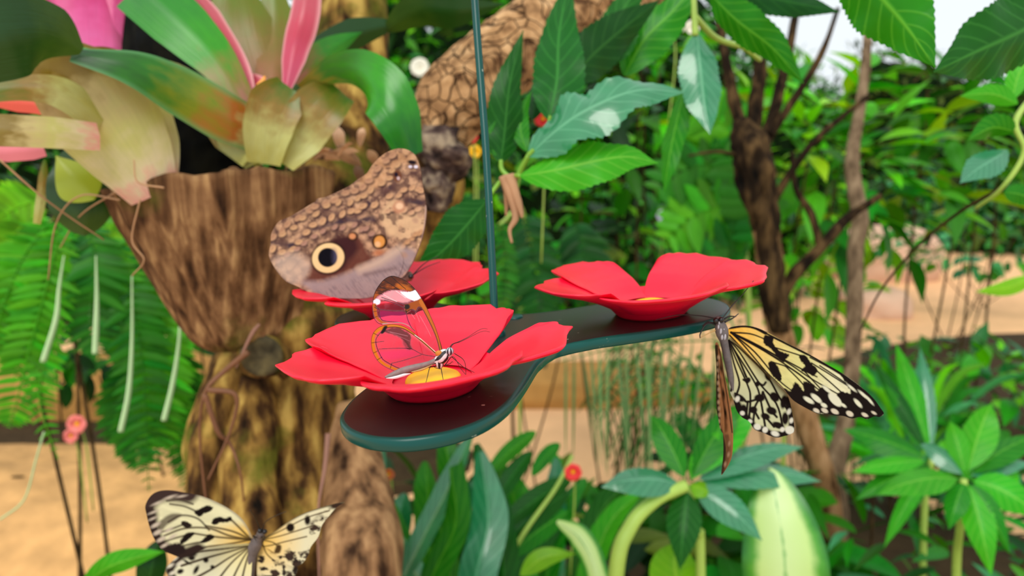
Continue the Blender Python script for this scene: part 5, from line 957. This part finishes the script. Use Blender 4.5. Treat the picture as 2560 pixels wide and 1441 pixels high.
bush('shrub', 'lime-green bush between the two stems of the forked tree', 2035, 730, 2.3, (.16, .15, .13), 90, .075, ['lime', 'lime', 'bright'], 'oval', 8, nst=3)
bush('ground_cover', 'bluish round-leaved ground cover along the top of the right hand path', 2470, 610, 4.6, (.75, .4, .20), 170, .10, ['blue', 'blue', 'mid'], 'oval', 9, cat='plant')
bush('shrub', 'greyish-green narrow-leaved undergrowth in the lower right corner', 2290, 1370, 1.3, (.34, .25, .15), 260, .12, ['blue', 'mid', 'dark', 'mid'], 'thin', 10)
bush('shrub', 'yellowish green undergrowth at the right edge beside the sandy path', 2480, 1030, 1.9, (.30, .25, .17), 190, .11, ['mid', 'bright', 'mid', 'blue'], 'lance', 11)
bush('ground_cover', 'low green leaf carpet along the near edge of the right hand path', 2330, 935, 2.5, (.48, .35, .10), 170, .085, ['mid', 'blue', 'bright', 'dark'], 'lance', 30, cat='plant', nst=3)
bush('shrub', 'dark leafy undergrowth behind the arching pale stem', 1500, 1400, 1.3, (.24, .2, .12), 130, .10, ['dark', 'mid', 'olive'], 'lance', 12)
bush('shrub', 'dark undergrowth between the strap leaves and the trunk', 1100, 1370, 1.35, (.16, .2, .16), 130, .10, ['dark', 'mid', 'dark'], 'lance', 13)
bush('shrub', 'undergrowth between the pale cream leaf and the forked tree', 1830, 1370, 1.35, (.18, .2, .16), 120, .10, ['mid', 'dark', 'mid'], 'oval', 14)
bush('moss_fern', 'lime green mossy fern clump at the left edge beside the planter', 90, 640, 1.15, (.17, .14, .10), 230, .036, ['lime', 'bright', 'bright'], 'toothed', 15, cat='fern', nst=3)
bush('shrub', 'mid-green shrub behind the hanging fern at the left', 300, 800, 2.4, (.42, .3, .20), 160, .085, ['dark', 'mid', 'dark'], 'oval', 16)
bush('shrub', 'leafy bush behind the hanging paper kite, left of the tan trunk', 1760, 900, 2.5, (.30, .25, .16), 100, .075, ['mid', 'bright', 'mid'], 'lance', 17)
bush('leafy_tree', 'overhanging green foliage at the top between cork branch and forked tree', 1600, 130, 2.2, (.28, .3, .20), 90, .11, ['mid', 'dark', 'bright'], 'lance', 18, cat='foliage')
bush('shrub', 'green bush right of the grey stem, before the path', 2200, 1010, 2.1, (.14, .2, .22), 80, .08, ['bright', 'mid', 'mid'], 'thin', 19)
bush('shrub', 'dark and mid-green bush directly below the bromeliad leaves at the far left', 60, 470, 2.2, (.3, .3, .22), 80, .09, ['dark', 'mid'], 'lance', 20)
bush('shrub', 'bright bush in the gap between planter and hanging fern', 400, 700, 1.9, (.16, .2, .2), 70, .07, ['bright', 'mid'], 'oval', 21)

# ferns and palm fronds: rachis with leaflets
def frond(pts, plen, npin, wfrac, mat, par, fwd=.35, nm='frond', droop=.1, seed=0, stemr=.0012, taper=True, n=60, roll=0.):
    C = spline([P(*p) for p in pts], n); T = nrm(np.gradient(C, axis=0)); view = nrm(C - CAMP); sd = nrm(np.cross(T, view)); nr = np.cross(sd, T)
    c_, s_ = math.cos(roll), math.sin(roll); sd, nr = sd * c_ + nr * s_, nr * c_ - sd * s_
    Lm = plen * np.mean([p[2] for p in pts]) / FPX; r = np.random.default_rng(seed); G = [tube(C, [stemr, stemr * .5], n, 5, caps=False)[:3]]
    for k in range(npin):
        t = (k + .5) / npin; i = int(t * (n - 1)); l = Lm * (math.sin(math.pi * min(1, t * .85 + .15)) ** .7 if taper else (.6 + .4 * math.sin(math.pi * t))) * r.uniform(.85, 1.1)
        for s in (-1, 1):
            dr = nrm(sd[i] * s + T[i] * (fwd + r.uniform(-.1, .1)) + nr[i] * r.uniform(-.25, .25)); a = C[i]; b = a + dr * l * .55 + np.array([0, 0, -droop * l * .2]); e = a + dr * l + np.array([0, 0, -droop * l])
            q = spline([a, b, e], 6); tt = nrm(np.gradient(q, axis=0)); ss = nrm(np.cross(tt, nr[i])); w_ = l * wfrac * .5 * np.array([.35, .9, 1, .85, .55, .06])
            x = np.array([-1., 0, 1.]); V = (q[:, None] + ss[:, None] * (w_[:, None] * x[None])[..., None] + nr[i] * (np.abs(x)[None] * w_[:, None] * .25)[..., None]).reshape(-1, 3)
            G.append((V, gridf(6, 3), np.stack([np.repeat(np.linspace(0, 1, 6)[:, None], 3, 1), np.repeat(np.array([[0, .5, 1]]), 6, 0)], -1).reshape(-1, 2)))
    return obj(nm, join(G), mat, par)
fm = {k: leafmat('fern_' + k, c, None, .45, tr=.35, vary=.35, island=True, veinamt=.3) for k, c in dict(bright=lin(66, 160, 20), mid=lin(34, 118, 20), lime=lin(112, 186, 28), grey=lin(104, 140, 84), deep=lin(20, 84, 24)).items()}
fn = thing('hanging_fern', 'bright green fern with long fronds hanging down at the left edge', 'fern', P(120, 560, .85))
FR = [([(120, 560, .9), (60, 640, .88), (10, 760, .86), (-20, 900, .86)], 60, 'bright'), ([(150, 560, .9), (120, 700, .87), (80, 850, .86), (40, 1010, .86), (20, 1070, .86)], 66, 'bright'), ([(160, 580, .9), (130, 740, .88), (110, 900, .87), (100, 1010, .86), (145, 1150, .86)], 44, 'bright'),
      ([(220, 560, .92), (240, 680, .9), (230, 800, .9), (250, 900, .9)], 70, 'mid'), ([(300, 620, .94), (330, 760, .92), (355, 900, .92), (365, 1060, .92), (372, 1230, .92)], 70, 'mid'), ([(400, 760, .95), (410, 880, .94), (400, 1000, .94), (392, 1180, .94)], 66, 'bright'),
      ([(380, 700, .98), (345, 820, .97), (330, 930, .96)], 60, 'bright'), ([(440, 900, 1.0), (450, 1000, 1.0), (465, 1130, 1.0), (475, 1240, 1.0)], 50, 'mid'), ([(60, 560, 1.0), (20, 600, 1.0), (-40, 640, 1.0)], 60, 'lime'), ([(180, 590, .95), (190, 660, .95), (170, 760, .95)], 70, 'lime'),
      ([(250, 600, .93), (290, 700, .92), (300, 800, .92), (290, 900, .92)], 60, 'bright'), ([(350, 960, .95), (340, 1080, .95), (350, 1180, .95)], 56, 'mid'), ([(420, 860, 1.02), (430, 960, 1.02), (425, 1060, 1.02)], 70, 'mid')]
FR += [([(60, 600, .9), (50, 740, .88), (60, 860, .88), (30, 960, .88)], 70, 'bright'), ([(280, 560, 1.0), (270, 660, 1.0), (230, 760, 1.0)], 80, 'lime'), ([(340, 640, 1.0), (390, 760, 1.0), (420, 880, 1.0)], 70, 'bright'), ([(100, 500, 1.0), (40, 520, 1.0), (-30, 560, 1.0)], 70, 'lime'),
      ([(200, 520, 1.0), (240, 590, 1.0), (300, 650, 1.0)], 80, 'bright'), ([(20, 620, .95), (0, 760, .95), (-10, 880, .95)], 80, 'mid'), ([(390, 900, .98), (420, 1020, .98), (440, 1140, .98)], 60, 'bright'), ([(330, 900, 1.0), (320, 1020, 1.0), (330, 1130, 1.0)], 70, 'mid')]
for i, (q, l, k) in enumerate(FR): frond(q, l * 1.2, 30, .24, fm[k], fn, seed=i)
for i, q in enumerate([[(160, 640, .84), (148, 720, .84), (140, 800, .84), (108, 905, .84)], [(240, 640, .84), (242, 760, .84), (238, 885, .84)], [(330, 690, .84), (330, 850, .84), (322, 980, .84), (302, 1080, .84)], [(450, 740, .84), (448, 850, .84), (432, 960, .84), (410, 1052, .84)], [(200, 700, .9), (180, 780, .9), (215, 840, .9), (225, 760, .9)], [(110, 1080, .84), (90, 1150, .84), (60, 1250, .84), (0, 1300, .84)]]):
    obj('aerial_root', tube(px(q), [.0008, .0018, .0030, .0034] if i < 4 else [.001], 40, 8), plain('pale_root_%d' % i, lin(176, 206, 150), .5, .15, 40), fn)
f2 = thing('fern', 'broad bright green fern left of the dark burled trunk', 'fern', P(1790, 900, 1.6))
for i, q in enumerate([[(1860, 440, 1.55), (1790, 410, 1.52), (1700, 430, 1.5), (1620, 500, 1.5)], [(1870, 540, 1.55), (1800, 520, 1.52), (1720, 550, 1.5), (1650, 620, 1.5)], [(1870, 640, 1.55), (1810, 620, 1.52), (1740, 650, 1.5), (1700, 700, 1.5)], [(1850, 380, 1.55), (1800, 300, 1.55), (1740, 270, 1.55)], [(1900, 600, 1.5), (1870, 520, 1.5), (1850, 430, 1.5), (1790, 350, 1.5)], [(1800, 700, 1.6), (1740, 560, 1.6), (1690, 480, 1.6)]]):
    frond(q, 95, 12, .42, fm['bright' if i % 2 else 'mid'], f2, seed=i, fwd=.5)
obj('stem', tube([P(1860, 560, 1.57), P(1870, 900, 1.62), np.array([P(1870, 900, 1.65)[0], 1.6, .06])], [.006], 20, 8), M['palestem'], f2)
f3 = thing('palm_frond', 'fine grey-green palm frond with hanging thread-like leaflets below the right plate', 'plant', P(1600, 900, 1.3))
for i, (q, l, k) in enumerate([([(1880, 850, 1.3), (1700, 855, 1.28), (1540, 870, 1.25), (1400, 905, 1.22)], 230, 'grey'), ([(1800, 1130, 1.35), (1700, 1000, 1.33), (1600, 900, 1.3), (1540, 850, 1.3)], 170, 'grey'), ([(1900, 1000, 1.3), (1760, 960, 1.3), (1600, 990, 1.3), (1480, 1040, 1.3)], 150, 'deep')]):
    frond(q, l, 20, .045, fm[k], f3, seed=i, droop=.5 + .2 * i, fwd=.15, taper=False, stemr=.002)
obj('stem', tube([P(1880, 850, 1.3), P(1960, 1100, 1.34), np.array([P(1960, 1100, 1.4)[0], 1.35, .05])], [.004], 20, 8), M['palestem'], f3)
f4 = thing('fern', 'dark fern hanging below the rear flower behind the rod', 'fern', P(1270, 700, 1.4))
for i, q in enumerate([[(1250, 560, 1.3), (1262, 640, 1.3), (1258, 740, 1.3), (1250, 820, 1.3)], [(1310, 540, 1.4), (1330, 640, 1.4), (1350, 760, 1.4), (1350, 860, 1.4)], [(1200, 500, 1.4), (1160, 560, 1.4), (1120, 640, 1.4)], [(1440, 560, 1.5), (1460, 660, 1.5), (1440, 760, 1.5)]]):
    frond(q, 40 if i == 0 else 80, 20, .3, fm['deep' if i else 'mid'], f4, seed=i)
obj('stem', tube([P(1250, 560, 1.3), P(1310, 540, 1.4), P(1300, 900, 1.45), np.array([0.02, 1.42, .06])], [.003], 24, 6), M['palestem'], f4)
gr = thing('grass_clump', 'tall grassy clump of narrow blades beside the sandy path at right', 'grass', np.array([P(2250, 1100, 2.0)[0], 1.9, .05]))
rg = np.random.default_rng(5)
for i in range(34):
    u0, v0 = 2250 + rg.uniform(-30, 60), 1180 + rg.uniform(-20, 60); a_ = rg.uniform(-1.25, 1.0); l = rg.uniform(180, 360)
    L(gr, mats2[['mid', 'bright', 'blue'][i % 3]], [(u0, v0, 1.8), (u0 + math.sin(a_) * l * .4, v0 - math.cos(a_) * l * .55, 1.8), (u0 + math.sin(a_) * l * .8, v0 - math.cos(a_) * l * .9, 1.78), (u0 + math.sin(a_) * l * 1.2, v0 - math.cos(a_) * l, 1.76)], 20, nm='blade', prof=STRAP, n=14, m=2, roll=rg.uniform(-.6, .6))

# ------------------------------------------------------------------ dense hedges far behind (leaves past counting)
M['core'] = plain('hedge_core', lin(16, 34, 10), .95, .5, 14, .4, .02, .1)
def hedge(label, c, rad, n, size, kinds, seed, lk='lance'):
    r = np.random.default_rng(seed); c = np.array(c, float); rad = np.array(rad, float); t = thing('hedge', label, 'hedge', (c[0], c[1], 0))
    a_, b_ = 20, 32; th = np.linspace(.03, math.pi - .03, a_)[:, None]; ph = np.linspace(0, 2 * math.pi, b_, endpoint=False)[None]
    D = np.stack([np.sin(th) * np.cos(ph), np.sin(th) * np.sin(ph), np.cos(th) * np.ones_like(ph)], -1); lump = lambda D_: 1 + .5 * (fbm(D_ * 2.2 + seed, seed) - .5)[..., None]
    obj('foliage_core', ((c + D * rad * .8 * lump(D)).reshape(-1, 3), gridf(a_, b_, True)), M['core'], t)  # solid dark core backing the leaves
    _, V, F, uv = get_ul(lk, kinds[0]); V = V.reshape(9, 5, 3)[[0, 3, 5, 7, 8]][:, [0, 2, 4]].reshape(-1, 3); F = gridf(5, 3); uv = uv.reshape(9, 5, 2)[[0, 3, 5, 7, 8]][:, [0, 2, 4]].reshape(-1, 2)
    for ki, k in enumerate(kinds):
        m_ = n // len(kinds); q = nrm(r.normal(size=(m_, 3))); q[:, 1] = np.where(q[:, 1] > .35, -q[:, 1], q[:, 1]); pos = c + q * rad * lump(q) * r.uniform(.78, 1.04, (m_, 1))
        cl = (vnoise(pos * 3.5, seed + 3) > .30); pos, q = pos[cl], q[cl]; m_ = len(pos)
        dr = nrm(q * .7 + r.normal(size=(m_, 3)) * .6 - np.array([0, 0, .35])); x = nrm(np.cross(dr, [0, 0, 1.]) + r.normal(size=(m_, 3)) * .3); z = np.cross(x, dr)
        s = size * r.uniform(.6, 1.3, (m_, 1, 1)); B_ = np.stack([x, dr, z], 1) * s; W = np.einsum('vk,nkj->nvj', V, B_) + pos[:, None]
        FF = (F[None] + np.arange(m_)[:, None, None] * len(V)).reshape(-1, 4)
        if k not in hmats: hmats[k] = leafmat('hedge_' + k, mats2rgb[k], None, .5, vary=.5, island=True, veinamt=.3)
        obj('leaves', (W.reshape(-1, 3), FF, np.tile(uv, (m_, 1))), hmats[k], t, kind='stuff')
hmats = {}; mats2rgb = dict(mid=lin(40, 128, 14), bright=lin(92, 184, 20), dark=lin(12, 60, 8), lime=lin(136, 190, 20), blue=lin(60, 126, 80), olive=lin(84, 100, 30))
HD = [('dark hedge behind the planter at the far left', (-3.0, 5.4, .7), (1.0, .6, 1.3), ['dark', 'mid']), ('mid-green hedge behind the hanging fern', (-1.9, 5.6, .8), (.9, .6, 1.4), ['mid', 'dark', 'bright']), ('dark hedge behind the tree trunk', (-1.0, 5.3, .9), (.8, .6, 1.5), ['dark', 'mid']),
      ('green hedge straight behind the green rod', (0.0, 4.9, .9), (.75, .5, 1.5), ['mid', 'dark', 'bright']), ('green hedge behind the right flower', (.9, 4.9, .9), (.7, .5, 1.45), ['mid', 'dark', 'mid']), ('hedge behind the dark burled trunk', (1.75, 5.3, .8), (.6, .5, .88), ['mid', 'bright', 'dark']),
      ('far hedge at the head of the path behind the grey stem', (3.0, 8.6, .8), (1.1, .6, 1.12), ['dark', 'mid', 'olive']), ('far dark hedge beyond the path at the right', (4.6, 8.9, .9), (1.2, .6, 1.3), ['dark', 'olive']), ('far hedge at the right edge of the picture', (6.3, 8.6, .9), (1.2, .7, 1.3), ['dark', 'mid']),
      ('low hedge above the bluish ground cover', (4.9, 7.4, .35), (1.3, .5, .6), ['blue', 'dark', 'mid'])]
for i, (lb, c, r_, k) in enumerate(HD): hedge(lb, c, r_, 2600, .125, k, 50 + i)

# ------------------------------------------------------------------ small blossoms
M['rblos'] = plain('red_petal', lin(236, 44, 44), .5, .2, 90, .1); M['oblos'] = plain('orange_petal', lin(206, 96, 30), .5, .2, 90, .1); M['pblos'] = plain('pink_petal', lin(240, 120, 110), .5, .2, 90, .1); M['wblos'] = plain('lilac_petal', lin(190, 184, 214), .5, .1, 90, .1); M['cblos'] = plain('cream_petal', lin(232, 226, 206), .5, .1, 90, .1)
def blossom(label, u, v, d, r, mat, n=5, grp=None):
    c = P(u, v, d); t = thing('blossom', label, 'flower', c + np.array([0, .0, -max(r * 8, .16)]), grp)
    obj('stalk', tube([c + np.array([0, .01, -max(r * 8, .16)]), c + np.array([r * .3, .006, -r * 3]), c + np.array([0, .003, 0])], [.0012], 10, 6), M['palestem'], t)
    for k in range(n):
        a_ = k * 2 * math.pi / n; e = c + r * (math.cos(a_) * _R + math.sin(a_) * _U) - _F * r * .3
        obj('petal', blade(np.array([c, (c + e) / 2 - _F * r * .25, e]), r * 1.3, prof=OVAL, n=9, m=4, fold=.2), mat, t)
    obj('centre', ball(c - _F * r * .2, r * .22, 8, 10), M['yellow'] if mat != M['wblos'] and mat != M['cblos'] else mat, t)
blossom('red blossom above the serrated seedling', 1357, 298, .8, .010, M['rblos']); blossom('red blossom beside the end of the cork branch', 1180, 345, .8, .007, M['rblos']); blossom('round red blossom low in the middle beside the palm frond', 1432, 1180, .98, .012, M['rblos'], 7)
blossom('orange blossom right of the trunk beneath the plate', 972, 1186, .95, .008, M['oblos']); blossom('pale orange blossom among the strap leaves', 1193, 1167, .98, .006, M['oblos']); blossom('salmon blossom before the ochre ledge at left', 196, 1060, 1.2, .016, M['pblos'], 7); blossom('pink blossom below the salmon one at left', 180, 1090, 1.2, .012, M['pblos'], 6)
blossom('lilac blossom between the hedge and the right flower', 1690, 590, 1.9, .020, M['wblos'], 8); blossom('smaller lilac blossom above the other one', 1655, 540, 1.9, .016, M['wblos'], 6); blossom('pale blossom left of the cork branch', 1050, 170, 1.7, .022, M['cblos'], 8); blossom('yellow blossom beside the knotted limb end', 1188, 380, .85, .008, M['yellow'])
blossom('cream blossom cluster at the top left of the forked tree', 1685, 60, 1.2, .020, M['cblos'], 8); blossom('small cream blossom at the top, right of the cluster', 1730, 70, 1.2, .012, M['cblos'], 6)
